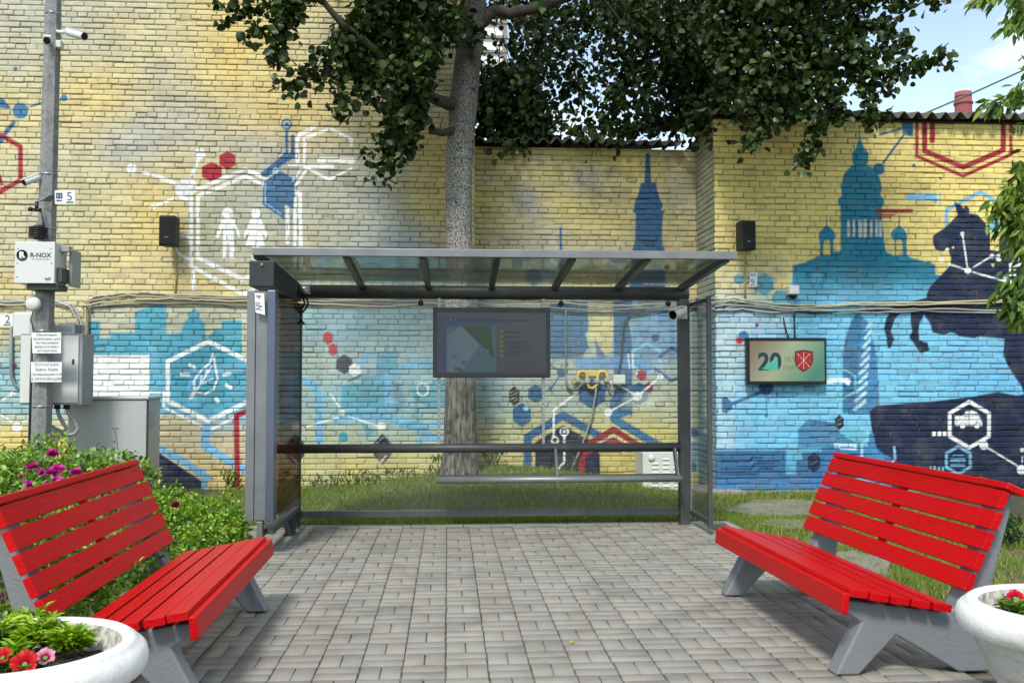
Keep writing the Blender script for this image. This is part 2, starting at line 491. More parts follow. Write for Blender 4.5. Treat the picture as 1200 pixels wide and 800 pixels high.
def paint_left(p):
    S, P, Ln, D, H = p.spray, p.poly, p.line, p.disc, p.hexa
    for x, y, rx, ry, c, a in [(60,20,130,50,GREY,.9),(170,160,60,40,(176,176,170),.7),(60,330,70,40,(200,190,160),.7),(20,190,40,40,(196,190,160),.6),(20,80,60,60,GREY,.4),(30,270,90,80,(186,182,160),.9),(140,260,60,60,YEL,.6),
                               (205,110,34,32,LILAC,.65),(238,142,44,32,LILAC,.7),(185,82,20,12,LILAC,.5),(150,10,70,30,GREY,.5),
                               (290,255,75,50,(160,166,156),.8),(320,190,40,36,(120,152,190),.6),(335,170,16,30,(70,120,180),.5),
                               (385,240,60,60,(168,170,150),.85),(445,228,34,32,(140,160,184),.85),(462,280,40,24,(130,160,184),.85),
                               (400,190,45,35,(170,170,150),.7),(335,260,30,45,(110,150,175),.5),(270,290,50,30,(180,176,140),.5),
                               (185,300,60,30,(205,186,110),.5),(250,330,60,14,(200,186,120),.6),(420,320,120,20,(176,176,140),.6),
                               (505,260,30,90,(196,178,96),.5)]:
        S(x, y, rx, ry, c, a)
    p.mottle(-60, 530, -20, 345, 110, [(190,186,168),(178,178,170),(206,196,150),(214,190,104),(160,170,182),(200,184,116)], .5, 1)
    for x, y, rx, ry, a in [(268,60,60,70,.75),(340,140,60,50,.55),(182,245,40,50,.65),(105,115,46,36,.55),(210,330,70,20,.6),(512,200,26,80,.6),(140,30,40,20,.4),(20,330,40,16,.5)]:
        S(x, y, rx, ry, (222,190,100), a)
    P([(287,204),(348,232),(350,330),(284,340),(228,312),(228,229)], (164,168,158), .5, 9)
    for x, y, rx, ry, c, a in [(60,250,50,60,(184,182,164),.7),(150,175,40,18,(176,178,172),.6),(280,170,40,14,(166,172,172),.6),(400,260,40,50,(162,166,150),.6),(30,60,50,40,(178,178,160),.6),(430,300,60,30,(160,166,164),.55)]:
        S(x, y, rx, ry, c, a)
    # beneath the cable run: pale blue going down to yellow again
    p.below(352, 372, (196, 188, 150), -99, 110)
    p.below(395, 430, (150, 190, 195), -99, 110)
    p.below(480, 505, (214, 192, 118), -99, 110)
    p.below(350, 360, (186, 186, 160), 104, 330)
    p.below(470, 500, (196, 184, 150), 104, 330)
    p.below(520, 555, (210, 190, 130), 104, 330)
    p.below(350, 366, (164, 186, 182), 322, 560)
    p.below(470, 505, (184, 186, 150), 322, 560)
    p.below(515, 545, (212, 198, 128), 322, 560)
    for x, y, rx, ry in [(370,380,30,25),(420,385,40,20),(480,390,30,25),(400,470,60,30),(470,480,50,30)]:
        S(x, y, rx, ry, (130, 188, 205), .55)
    for x, y, rx, ry in [(345,420,30,40),(500,400,25,25),(380,440,25,20)]:
        S(x, y, rx, ry, (178, 180, 164), .6)
    p.mottle(326, 545, 372, 520, 50, [(176,184,170),(140,186,200),(190,190,160),(150,176,186),(120,180,204)], .5, 2, (8, 24))
    p.mottle(326, 560, 520, 575, 20, [(206,206,160),(190,190,170),(220,200,120)], .5, 3, (8, 20))
    # molecule and red hexagon at the far left
    Ln([(-8,119),(2,121)], 10, BLU); P([(0,117),(12,124),(12,128),(0,127)], BLU)
    D(24,130,9.3,BLU2); D(18,81,2.6,BLU2); D(75,115,4.2,BLU2)
    Ln([(36,125),(48,121)], 2.6, BLU); Ln([(16,144),(2,162)], 5, BLU); D(0,163,5,BLU)
    Ln([(-12,151),(24,172),(24,211),(-14,233)], 5.6, RED); Ln([(-2,203),(2,216)], 4, RED)
    # white frame with the two figures
    D(154.2,197.4,5.6,WHT); D(154.2,199,2.2,LILAC,.5); Ln([(167,202),(186,207)], 3.2, WHT); Ln([(186,207),(204,215)], 4.5, WHT)
    D(219,222,13.4,WHT); P([(221,224),(233,217),(237,238),(221,238)], (196,180,120))
    D(234.5,180.3,6.6,WHT); Ln([(232.3,187.7),(224.9,204.2)], 3.6, WHT)
    Ln([(205.6,231.7),(183.6,240.5)], 3, WHT); D(179,242.7,3.2,WHT)
    H(248.2,201.5,11.8,11.8,RED); H(266.6,188,9.6,11.2,RED)
    Ln([(284,344),(224,311.5),(224,225),(287.3,198.2),(351.5,227),(352.6,300),(352.6,312)], 4.4, WHT)
    Ln([(284,344),(300,339)], 4.4, WHT)
    Ln([(231.9,302),(231.9,229.5),(288,206.6),(345.6,233),(345.8,312)], 4.2, WHT)
    Ln([(232,301.8),(284,327),(300,322)], 5, WHT); Ln([(337,236),(337,274)], 4.4, WHT); Ln([(337,277),(337,279)], 4.4, WHT); Ln([(337,282),(337,284)], 4.4, WHT)
    Ln([(205.6,276.5),(224,276.5)], 4.8, WHT); Ln([(203,288),(212.5,300.5),(223.5,303)], 3.6, WHT); Ln([(226.2,319),(226.8,339)], 4.2, WHT)
    D(266.9,249.6,6.4,WHT)
    P([(259.5,257.6),(263,256.5),(271,256.5),(274.5,257.6),(282,277),(279.5,279),(273.6,266),(275,302.5),(269.2,302.5),(267.8,284),(266.2,284),(264.6,302.5),(261,302.5),(261.6,266),(255.6,279),(252.8,277.2)], WHT)
    D(299.6,250.2,5.6,WHT)
    P([(293.5,257),(306,257),(314,277),(311.5,279),(304.8,267),(310.5,288),(303.5,288),(303.5,303),(300.6,303),(300.6,288),(298,288),(298,303),(295,303),(295,288),(287.5,288),(294,267),(287.5,279),(285,277)], WHT)
    D(335.9,145.7,6.5,BLU); D(335.9,145.7,4.2,(190,200,190),ring=1.6)
    Ln([(336,151),(336,180),(309,203)], 3.6, BLU); Ln([(343,160),(343,182),(312,206)], 4.2, BLU); Ln([(343,182),(309,204)], 7, BLU)
    P([(308.7,213),(328,200),(347.2,211.1),(345.8,220.7),(344,244),(333.5,240),(333.5,257),(307.4,240)], BLU, .95)
    Ln([(318,205),(336,190)], 1.6, (150,180,205)); D(323,200,3.4,(200,210,215),ring=1.6)
    Ln([(311,215),(311,238),(330,251)], 1.6, (150,185,215))
    Ln([(348.6,189),(348.6,159.5),(369.2,148.5)], 4.4, WHT)
    Ln([(356.8,195),(356.8,162),(387,150.8),(411.8,163),(411.8,170)], 3.6, WHT); Ln([(356.8,195.4),(385.7,210.4),(411.8,197.6)], 3, WHT)
    Ln([(374.7,187.2),(396.7,187.2)], 6, WHT); Ln([(399.8,188.2),(413,188.2)], 6.6, WHT); Ln([(339,193.2),(352.7,193.2)], 3, WHT); Ln([(362.3,194.6),(389.8,195.4)], 4, WHT)
    Ln([(358.4,200),(346,218)], 2.6, WHT); Ln([(352.4,199),(343,212)], 2, WHT)
    Ln([(372,338),(372,306),(380,300),(392,300),(396,308),(396,338)], 2.2, (205,215,210), .8)
    # skyline, left
    P([(103,376),(117.5,376.5),(117.5,396),(129,396),(129,389.5),(158,389.5),(158,366),(174,358),(195,355),(195,391),(202.5,391),(213,389.5),(214.5,379),(222,371.5),(219,367),(224,365),(228,361),(231,365),(234,365.5),(232.5,371.5),(240,379),(241.5,397),(253.5,385),(259.5,385),(259.5,376),(283.5,374.5),(283.5,418),(312,418),(312,484),(103,484)], TEAL2, .95)
    P([(195,391),(202.5,391),(202.5,480),(190,480),(190,355),(195,355)], (84,164,188), .6)
    P([(175,400),(176,484),(312,484),(312,445),(290,440),(262,470),(210,470),(196,440)], (112,182,212), .75, 6)
    P([(175,484),(230,484),(240,510),(300,500),(300,478)], (122,182,214), .6, 5)
    P([(106,416),(175,416),(175,464),(106,464)], WHT)
    Ln([(172,458.8),(192,458.8),(192,477),(246,503.8),(292,480.5)], 3, WHT)
    H(244.2,446.5,48,46.5,TEAL2,.55)
    Ln([(225,484),(227,440),(300,425)], 12, (118,180,216), .6, 2)
    H(244.2,446.5,47.6,46.4,WHT,1,5)
    Ln([(249.7,413.5),(246,425),(236,434),(227,446),(228,458),(240,461.5),(250,456),(255,444),(252.5,430),(249.7,413.5)], 2.3, WHT)
    Ln([(228,458),(224,466)], 4, WHT); Ln([(231,456),(249,428)], 1.6, WHT); Ln([(235,450),(236,440)], 1.4, WHT); Ln([(240,442),(243,433)], 1.4, WHT); Ln([(238,449),(250,443)], 1.4, WHT)
    for a, b in [((212.5,438.4),(221,438.6)),((222.5,427),(228,431)),((262.5,439),(269,437.8)),((265.5,451),(270.5,454)),((253.4,467),(255.6,470.5))]:
        Ln([a, b], 4, WHT)
    Ln([(242,502),(240,522),(262,536),(288,551)], 10, LBL); Ln([(189,526),(214,540),(243,560)], 8.5, LBL); Ln([(238,552),(240,575)], 7, LBL)
    P([(186,530),(236,563),(236,590),(186,590)], NAVY)
    Ln([(292,480.5),(277,486.5),(278.5,585)], 6.6, RED)
    D(18,428,2.4,RED); Ln([(0,470),(14,462)], 2.4, WHT); Ln([(0,485),(14,494)], 2, WHT); D(20,500,5.4,WHT); D(15,461,2.6,WHT); Ln([(26,494),(60,480)], 1.6, WHT)
    P([(58,506),(78,512),(60,522)], NAVY, .8)
    # behind the shelter
    H(384.3,396,5.8,8.2,(190,44,54)); H(390.3,409.5,5.4,7.6,(190,44,54))
    P([(440.6,415),(452,411),(452,404),(456,404),(456,411),(466,413),(465,440),(459,442),(456,487),(400,487),(400,452),(412,449),(423,449),(423,440),(441,440)], (84,160,184), .85)
    P([(327,412),(340,409),(340,404),(344,404),(344,409),(354,413),(352,470),(327,470)], (84,150,176), .75)
    H(403.5,426.7,9.4,11.6,NAVY); H(415.9,433.3,6.8,8,WHT); Ln([(410,436),(416,432),(422,435)], 1, (150,170,180)); Ln([(409,446),(423,439.7)], 3.2, (60,118,138))
    Ln([(335,440),(353,446),(370,452),(374.5,465),(374.5,521)], 8.6, LBL)
    Ln([(506,428),(492,425),(470,431),(455,439),(454.4,488)], 8, LBL); Ln([(424,430),(426,418),(440,416.5)], 5, LBL)
    Ln([(402,481),(448,481)], 6, LBL); Ln([(395,491),(455,490),(484,501),(510,513)], 8, LBL); Ln([(455,488),(500,500),(540,492)], 6, LBL); Ln([(490,516),(540,508)], 8, LBL, .8)
    P([(478,455),(500,452),(512,445),(540,444),(540,478),(505,478),(488,470)], (84,162,184), .8)
    P([(466,440),(476,470),(466,486),(460,486),(460,445)], (80,140,176), .6, 3); Ln([(488,460),(488,494),(470,500)], 5, (84,164,186), .7)
    Ln([(387.4,461.5),(398,477)], 1.7, WHT); D(400.6,483.3,3.5,WHT); Ln([(396,489),(359.5,499.6)], 1.7, WHT); Ln([(409,488),(441,498)], 1.8, WHT); D(447.2,499.4,4.8,WHT); D(350,500,3.6,WHT); D(359.5,499.6,1.6,WHT)
    H(402,511.8,5.2,6.8,(60,150,176)); P([(423,495),(440,505),(430,512)], (72,152,176), .8)
    for hx in (448.3, 346.5):
        P([(hx,507.5),(hx+10.5,520),(hx+10.5,533),(hx,545),(hx-10.5,533),(hx-10.5,519)], (30,36,58))
        Ln([(hx-2,541),(hx+4,534)], 1.4, WHT); Ln([(hx-7,519),(hx+2,511)], 1, (150,160,170))
    H(495.5,456.3,6,8.2,WHT,1,1.7)
    p.below(520, 560, (206, 192, 126), 440, 560, .5)

def paint_back(p):
    S, P, Ln, D, H = p.spray, p.poly, p.line, p.disc, p.hexa
    for x, y, rx, ry, c, a in [(600,270,60,50,(156,154,132),.85),(617,240,18,26,(86,116,158),.95),(608,225,10,14,(120,140,160),.5),(700,235,30,30,(150,150,128),.7),
                               (660,215,30,16,(140,148,150),.4),(800,240,40,90,(140,140,126),.95),(720,290,40,40,(166,160,120),.6),(690,205,24,20,(112,132,160),.8),(640,190,30,16,(150,156,150),.5),(740,260,24,60,(160,156,126),.6)]:
        S(x, y, rx, ry, c, a)
    p.below(345, 362, (168, 178, 160), 540, 850)
    p.below(470, 505, (204, 190, 116), 540, 850)
    for x, y, rx, ry, c, a in [(575,460,22,40,(104,160,190),.75),(570,400,20,60,(120,178,196),.6),(600,430,26,20,(170,180,160),.6),(655,400,20,40,BLU2,.5),(770,400,40,40,(92,150,194),.75),(790,380,26,30,(120,170,205),.6),
                               (745,350,30,24,(80,136,186),.6),(770,470,40,26,(206,200,160),.5),(815,520,20,40,(150,180,180),.5)]:
        S(x, y, rx, ry, c, a)
    p.mottle(545, 830, 170, 345, 60, [(170,164,130),(150,152,142),(196,176,100),(140,152,166),(186,172,116)], .45, 4, (10, 30))
    p.mottle(550, 830, 365, 520, 40, [(150,180,190),(190,190,150),(170,180,170)], .4, 5, (8, 24))
    # blue spires
    P([(756.8,180),(761.8,180),(763,214),(769,214),(770,222),(773,232),(777,240),(775,246),(779,247),(777,252),(776,270),(776,285),(779,292),(780,345),(738,345),(741,292),(744,285),(745,250),(741,248),(743,244),(744,236),(748,228),(751,215),(755,214)], (42,86,124))
    D(759,182,2.6,(42,86,124)); Ln([(657,268),(657.5,330)], 3, (52,88,150)); D(625,325,10,(40,90,140),.8); S(640,320,14,12,(70,130,180),.8)
    P([(645,352),(688,352),(690,385),(686,392),(690,408),(680,418),(645,420)], BLU, .92); P([(719,340),(742,340),(740,372),(736,376),(741,400),(741,485),(719,492)], BLU, .95)
    P([(690,352),(716,352),(719,380),(716,412),(708,416),(700,400),(690,398),(690,376)], (206,194,140), .95)
    P([(697,398),(712,420),(700,424)], BLU, .8)
    Ln([(680,426),(750,424),(758,431)], 15, (96,150,200), .85, 2); P([(741,366),(792,362),(794,420),(741,424)], (92,144,194), .6, 4)
    H(757.5,420,16,18,(140,200,226),.95,3); Ln([(773,418),(787,408),(800,415)], 4, (44,92,150)); Ln([(768,432),(787,446),(800,440)], 3.6, (44,92,150)); D(768,396,4.6,(44,92,150))
    Ln([(736,415),(738,432)], 1.6, WHT, .8); Ln([(741,415),(742,432)], 1.6, WHT, .8)
    D(658,437,5.2,BLU); Ln([(644,427),(658,437),(646,455)], 2, BLU); D(645,455,2.6,BLU); D(664,427,2.2,BLU)
    p.poly([(598,452),(609,452),(609,474),(598,474)], (170,180,160), .4)
    P([(602.7,452),(609,458),(609,470),(602.7,476),(596.6,470),(596.6,458)], (40,46,60)); 
    for k in range(4): Ln([(598.5,460+4*k),(606,456+4*k)], 1, (170,170,150))
    H(627.6,461,8.6,11,BLU); H(611.7,486,10.6,14.5,BLU); D(616.5,478,3.2,(150,200,226))
    Ln([(618.5,560),(618.5,512),(659.7,486.5),(712,516)], 9.4, (50,98,146)); Ln([(625,560),(625,517),(660,494.5),(700,518)], 3, (206,186,120))
    P([(627,560),(627,518),(660,498),(692,516),(690,530),(680,530),(680,560)], (26,32,56))
    P([(680,560),(680,530),(702,526),(703,560)], (26,32,56)); Ln([(681.6,556),(681.6,531),(702,522)], 8, RED); P([(688,556),(688,538),(696,532),(703,531),(703,556)], (28,36,66))
    Ln([(686,522),(719,503),(752,524),(768,533)], 7, (150,34,44)); Ln([(700,520),(719,509.5),(742,523)], 2.2, (214,196,130)); Ln([(704,523),(719,514.5),(735,524)], 5, (150,34,44)); P([(700,522),(719,512),(738,524),(740,530),(700,530)], (150,34,44), .9); Ln([(725,528),(760,536)], 1.4, (214,196,130))
    Ln([(719.4,470),(719.4,491),(773.8,523),(812,546)], 9.6, BLU2)
    D(661.3,505.5,5.4,WHT,ring=2); D(661.3,505.5,1.6,WHT); Ln([(661.3,510),(661.3,541),(654,549)], 2.6, WHT); D(650.3,515.6,4.6,WHT,ring=1.8); Ln([(648.8,511.5),(648.8,480.6),(675.3,460.5)], 2.5, WHT)
    H(694,461,15.6,17.5,BLU); H(748.8,461,11,13.6,BLU); H(751.9,439.4,5.6,7.2,RED); H(760.6,453.5,4.6,6.4,(150,30,60)); P([(756,457),(764,453),(763,462)], RED, .8)
    Ln([(712.8,482.8),(747,464.4),(773.8,441)], 2.2, WHT); Ln([(747,464.4),(722,449)], 2.2, WHT); D(747,464.4,5.3,WHT); D(712.8,482.8,4.7,WHT); D(773.8,441,3.5,WHT); D(715,447,2.6,WHT); D(746,438,1.4,WHT)
    P([(733,460),(776,459),(778,476),(730,478)], (220,222,210), .35, 3)
    P([(806,500),(822,505),(818,512),(810,512)], BLU); Ln([(809,478),(809,512)], 2, WHT); D(811,515,2.4,WHT); P([(806,514),(824,520),(822,540),(806,540)], (84,150,190), .7, 2)
    P([(600,560),(640,545),(640,580),(600,580)], (206,190,120), .2)

def paint_right(p):
    S, P, Ln, D, H = p.spray, p.poly, p.line, p.disc, p.hexa
    S(850, 320, 40, 40, (200,190,140), .6); S(905,318,36,18,(186,184,160),.7); S(870,330,20,10,(170,180,176),.6)
    p.below(338, 356, (170, 200, 212), 820, 930); p.below(322, 338, (132, 190, 220), 926, 1300)
    S(850,400,30,70,(186,194,190),.8); S(860,470,50,70,(150,200,220),.6)
    p.below(360, 420, (110, 184, 222), 880, 1300, .8); p.below(440, 480, (112, 188, 226), 860, 1300, .7)
    H(865.7,327,5.8,6.6,(84,160,184)); H(895.4,333,11.6,13.6,(84,160,184)); D(915,350,10.5,(84,160,184)); 
    p.mottle(840, 1240, 150, 325, 40, [(226,206,124),(234,216,144),(218,196,116)], .4, 6, (12, 36)); p.mottle(840, 1240, 360, 520, 50, [(100,176,218),(130,196,226),(90,166,212)], .4, 7, (10, 30))
    # cathedral silhouette
    zz = [(520,40),(523,80),(530,97),(540,120),(558,140),(555,180),(547,187),(575,198),(592,216),(606,250),(611,290),(605,312),(621,330),(621,350),(611,360),(615,440),(621,490),(628,545),(660,562),(665,560),(664,500),(652,490),(648,470),(660,455),(680,440),(682,402),(684,402),(686,440),(702,452),(714,470),(717,490),(712,500),(717,560),(730,570),(795,590),(812,585),(818,595),(832,600),(834,640),(862,645),(880,720),(860,760),(700,760),(243,720),(243,603),(300,590),(358,560),(355,500),(350,490),(352,470),(363,455),(380,440),(382,402),(384,402),(386,440),(405,452),(418,470),(420,490),(412,500),(412,545),(442,545),(440,490),(442,440),(440,360),(431,350),(431,330),(446,315),(443,280),(452,235),(472,205),(497,188),(490,180),(488,140),(505,120),(512,95),(517,80)]
    P([(860 + x/3.529, 140 + y/3.529) for x, y in zz], TEAL)
    Ln([(1007.3,147),(1007.3,168)], 0.9, TEAL); Ln([(968.5,252),(968.5,270)], 0.9, TEAL); Ln([(1053.5,252),(1053.5,270)], 0.9, TEAL)
    for cx in (969.0, 1053.6):
        P([(cx-4,299),(cx-4,285),(cx-2,281),(cx+2,281),(cx+4,285),(cx+4,299)], YEL)
    for sx in (474, 497, 523, 543, 568, 590, 606):
        w = 4.2 if sx in (523, 543) else 3.0
        Ln([(860+sx/3.529, 259), (860+sx/3.529, 276)], w, (206,204,190)); 
    Ln([(1024,190),(1033,202),(1036,214)], 1.6, YEL)
    p.below(322, 344, (118, 190, 222), 928, 1110, .85)
    for x, y in [(950,322),(985,318),(1020,326),(1065,322)]: S(x, y, 22, 8, (70,160,190), .5)
    D(957,325,7,(120,188,210),.5); D(972,336,8,(98,176,200),.6)
    D(1030,198,6.8,BLU); Ln([(1035,191),(1060,157)], 2.6, BLU); P([(1056,142),(1070,142),(1070,160.5),(1058,158)], BLU2); Ln([(1031,158),(1056,151)], 2.4, BLU); P([(1022,157),(1028,159),(1025,163)], BLU); D(1071,194,2.1,BLU); D(1102,209,1.6,BLU); D(1057,204,1,BLU)
    Ln([(1074.5,140),(1074.5,183),(1128.6,206.4),(1185.3,181),(1185.3,175)], 4.2, RED); Ln([(1083.5,140),(1083.5,177),(1129,196),(1175.6,176),(1175.6,140)], 6.2, RED); Ln([(1092.4,140),(1092.4,165)], 6.4, RED)
    for a, b in [(140,155),(160,165),(169,171),(175,181)]: Ln([(1184.5,a),(1184.5,b)], 4.2, RED)
    P([(1061.8,226.4),(1098,226.4),(1098,239),(1090,235),(1061.8,235)], LBL); Ln([(1101.7,226),(1101.7,241)], 1.6, LBL)
    Ln([(1029,247.3),(1068,247.3)], 4.6, RED); Ln([(1030,252),(1048,252)], 2, RED); Ln([(1030,254.8),(1044,254.8)], 1.4, RED)
    Ln([(1109.4,268),(1109.4,246),(1149,225),(1186,247),(1186,268)], 4.4, LBL); D(1165.5,264.7,7.6,LBL)
    # skyscraper, drips, shapes around the screen
    tw = [(588,88),(560,118),(535,190),(526,260),(525,480),(660,480),(668,440),(658,260),(642,190),(618,118)]
    P([(830+x/3.332, 340+y/3.332) for x, y in tw], (66,130,176)); P([(830+x/3.332, 340+y/3.332) for x, y in [(588,88),(560,118),(535,190),(526,260),(525,480),(575,480),(580,300),(600,150)]], BLU2)
    for k in range(10):
        y0 = 376 + k * 10.4
        x0 = 1013 - k * 1.6
        P([(x0,y0+10),(x0+9+0.75*k,y0-3),(x0+10+0.75*k,y0+2),(x0+3,y0+12)], (176,216,236))
    D(887,380.8,2.3,(170,30,70)); D(871.4,394,6.2,BLU2); D(866.3,399,4,(180,36,60))
    P([(846,466),(851,465),(858,471),(858,479),(851,484),(846,483)], BLU2); Ln([(858,473),(890,460)], 4, BLU2); D(897.5,454,8.6,(34,78,136))
    Ln([(898,460),(898,483)], 1.6, BLU2, .7); D(898,487,2.2,BLU2); Ln([(910,455),(910,473)], 1.2, BLU2, .7); Ln([(928,452),(929,466)], 1, BLU2, .5)
    Ln([(966,445.5),(994,445)], 4.2, WHT); P([(985,445),(997,445),(995,452)], WHT); Ln([(968,449),(976,449)], 1, WHT); H(984.6,449.5,17.5,19,(126,196,216),.8,2.4)
    P([(935,505),(936,502),(948,491),(980,498),(985,508),(1022,512),(1022,560),(935,560)], BLU2, .85); P([(948,491),(980,495),(980,500),(950,500)], BLU2)
    P([(990,500),(1020,505),(1020,526),(990,512)], (104,180,204), .9)
    p.below(524, 529, (52, 106, 152), 800, 965); p.below(556, 568, (68, 122, 176), 800, 1060)
    P([(921,524),(963,524),(963,529),(940,530),(940,540),(933,540),(933,556),(921,556)], (96,174,204), .9)
    P([(977,519),(1004,520),(1004,527),(979,526)], (196,226,236)); Ln([(985,523.5),(1000,523.8)], 2, (70,130,180)); Ln([(980,522),(982,524)], 2, (70,130,180))
    P([(960,530),(975,524),(1005,530),(1030,545),(1040,560),(960,560)], (50,112,172), .9)
    Ln([(1020.6,512),(1010,520),(1010,542)], 3, (150,206,226)); Ln([(1016,505),(1021,512)], 2.4, (150,206,226))
    for q in [[(845,540.5),(878,540.5),(881,536),(892,536)],[(845,549),(880,549),(885,542.5),(908,542.5)],[(845,555),(886,555),(891,548.5),(906,548.5)]]: Ln(q, 2, (16,50,100))
    H(983.7,494.6,5.2,8.8,(20,30,54)); Ln([(981,492),(986,490)], .8, (120,160,180)); Ln([(981,498),(986,496)], .8, (120,160,180)); H(954,541.7,7.4,12.4,(24,38,70)); Ln([(950,544),(958,540)], .8, (90,120,150))
    # horseman and rock
    z8 = lambda q: [(860+x/3.529, 140+y/3.529) for x, y in q]
    z7 = lambda q: [(1000+x/3.335, 340+y/3.335) for x, y in q]
    head = z8([(912,338),(922,348),(936,350),(950,368),(958,354),(974,368),(974,388),(1010,395),(1040,428),(1060,470),(1060,540),(1095,545),(1097,500),(1110,450),(1135,415),(1260,400),(1260,800),(600,800)])
    P(head[:16] + z8([(1300,410),(1300,780),(797,780),(797,722),(812,690),(860,640),(893,604),(898,575),(888,545),(872,540),(868,546),(836,541),(822,510),(824,480),(845,465),(870,450),(895,425),(925,395),(918,372)]), NAVY)
    body = z7([(150,62),(285,30),(700,20),(700,430),(667,405),(656,372),(626,330),(601,290),(586,250),(590,190),(490,180),(475,188),(415,180),(395,168),(380,165),(352,176),(310,165),(300,130),(276,96),(258,130),(255,165),(258,195),(290,205),(298,236),(262,246),(235,206),(218,186),(230,160),(224,125),(224,88),(195,80),(162,112),(147,160),(160,190),(146,226),(134,226),(130,186),(120,150),(128,110),(140,92)])
    P(body, NAVY)
    P(z7([(62,475),(90,450),(200,442),(300,435),(470,415),(565,397),(640,411),(700,400),(780,420),(780,800),(150,800),(150,690),(120,650),(85,612),(74,560)]), NAVY)
    P(z7([(80,560),(90,615),(120,640),(150,655),(150,700),(60,700),(60,560)]), (60,124,180), .9)
    D(1127.8,274,2.4,WHT); Ln([(1127.8,274),(1134.3,317)], 1.7, WHT); D(1134.3,317,3.9,WHT); Ln([(1110.8,309),(1131,315.5)], 1.7, WHT); Ln([(1140.5,313.4),(1160.4,301)], 1.7, WHT); D(1162.6,300,2.6,WHT); D(1170.8,302,4.3,WHT); Ln([(1167,302),(1174,302)], .9, NAVY)
    Ln([(1140.5,319),(1174.5,328.4)], 1.8, WHT); D(1179.4,328.4,4.6,WHT); P([(1161,309),(1165.5,309),(1164,314)], (226,206,140)); D(1110,292.5,2,WHT); D(1117,290,1.3,(226,206,140)); P([(1101,302),(1106,302),(1106,308),(1101,308)], WHT, .8)
    Ln([(1190,342),(1184,335),(1184,309.5),(1206,297)], 2.8, WHT); Ln([(1189,334),(1189,313),(1206,304)], 2.8, WHT)
    H(1136,497.4,23,27,WHT,1,4.2)
    P(z7([(397,528),(397,492),(428,490),(440,473),(465,470),(482,477),(492,486),(504,520),(504,530)]), WHT); Ln(z7([(430,492),(492,488)]), 1, NAVY); Ln(z7([(452,472),(452,530)]), .9, NAVY)
    for wx in (427, 484): D(1000+wx/3.335, 340+528/3.335, 4, NAVY); D(1000+wx/3.335, 340+528/3.335, 3.3, WHT)
    for x in (1094.6,1101,1107): P([(x-2,505.5),(x+2,505.5),(x+2,510.5),(x-2,510.5)], WHT)
    D(1153,521.4,5.2,WHT); Ln([(1157.4,524.4),(1192,545.4)], 1.8, WHT); D(1197,550,5.4,WHT); D(1198,527,2.6,WHT); Ln([(1198,535),(1198,541)], 1.4, WHT)
    H(1123,539,14,16.2,(122,180,208),1,3.4); Ln([(1115,538.5),(1130,538.5)], 3.6, (122,180,208)); Ln([(1115,545),(1130,545)], 2.6, (122,180,208)); Ln([(1117,533),(1129,533)], 1, (122,180,208))
    for k, x in enumerate((1090.4,1095.2,1100.2,1105)): Ln([(x,547+(k>1)),(x+.6,560)], 2.4, (122,180,208))
    Ln([(1048,524),(1049,537),(1042,546)], 2.8, (140,196,220)); P([(1040,560),(1050,550),(1058,560)], (140,40,60), .8)
    S(1148, 562, 9, 5, (170,130,90), .7); p.below(572, 582, (150, 150, 150), 830, 1000, .55)

# ------------------------------------------------------------------ brick walls: every brick is relief
CH, BL, HL = 0.0705, 0.2575, 0.12875          # course height, stretcher, header

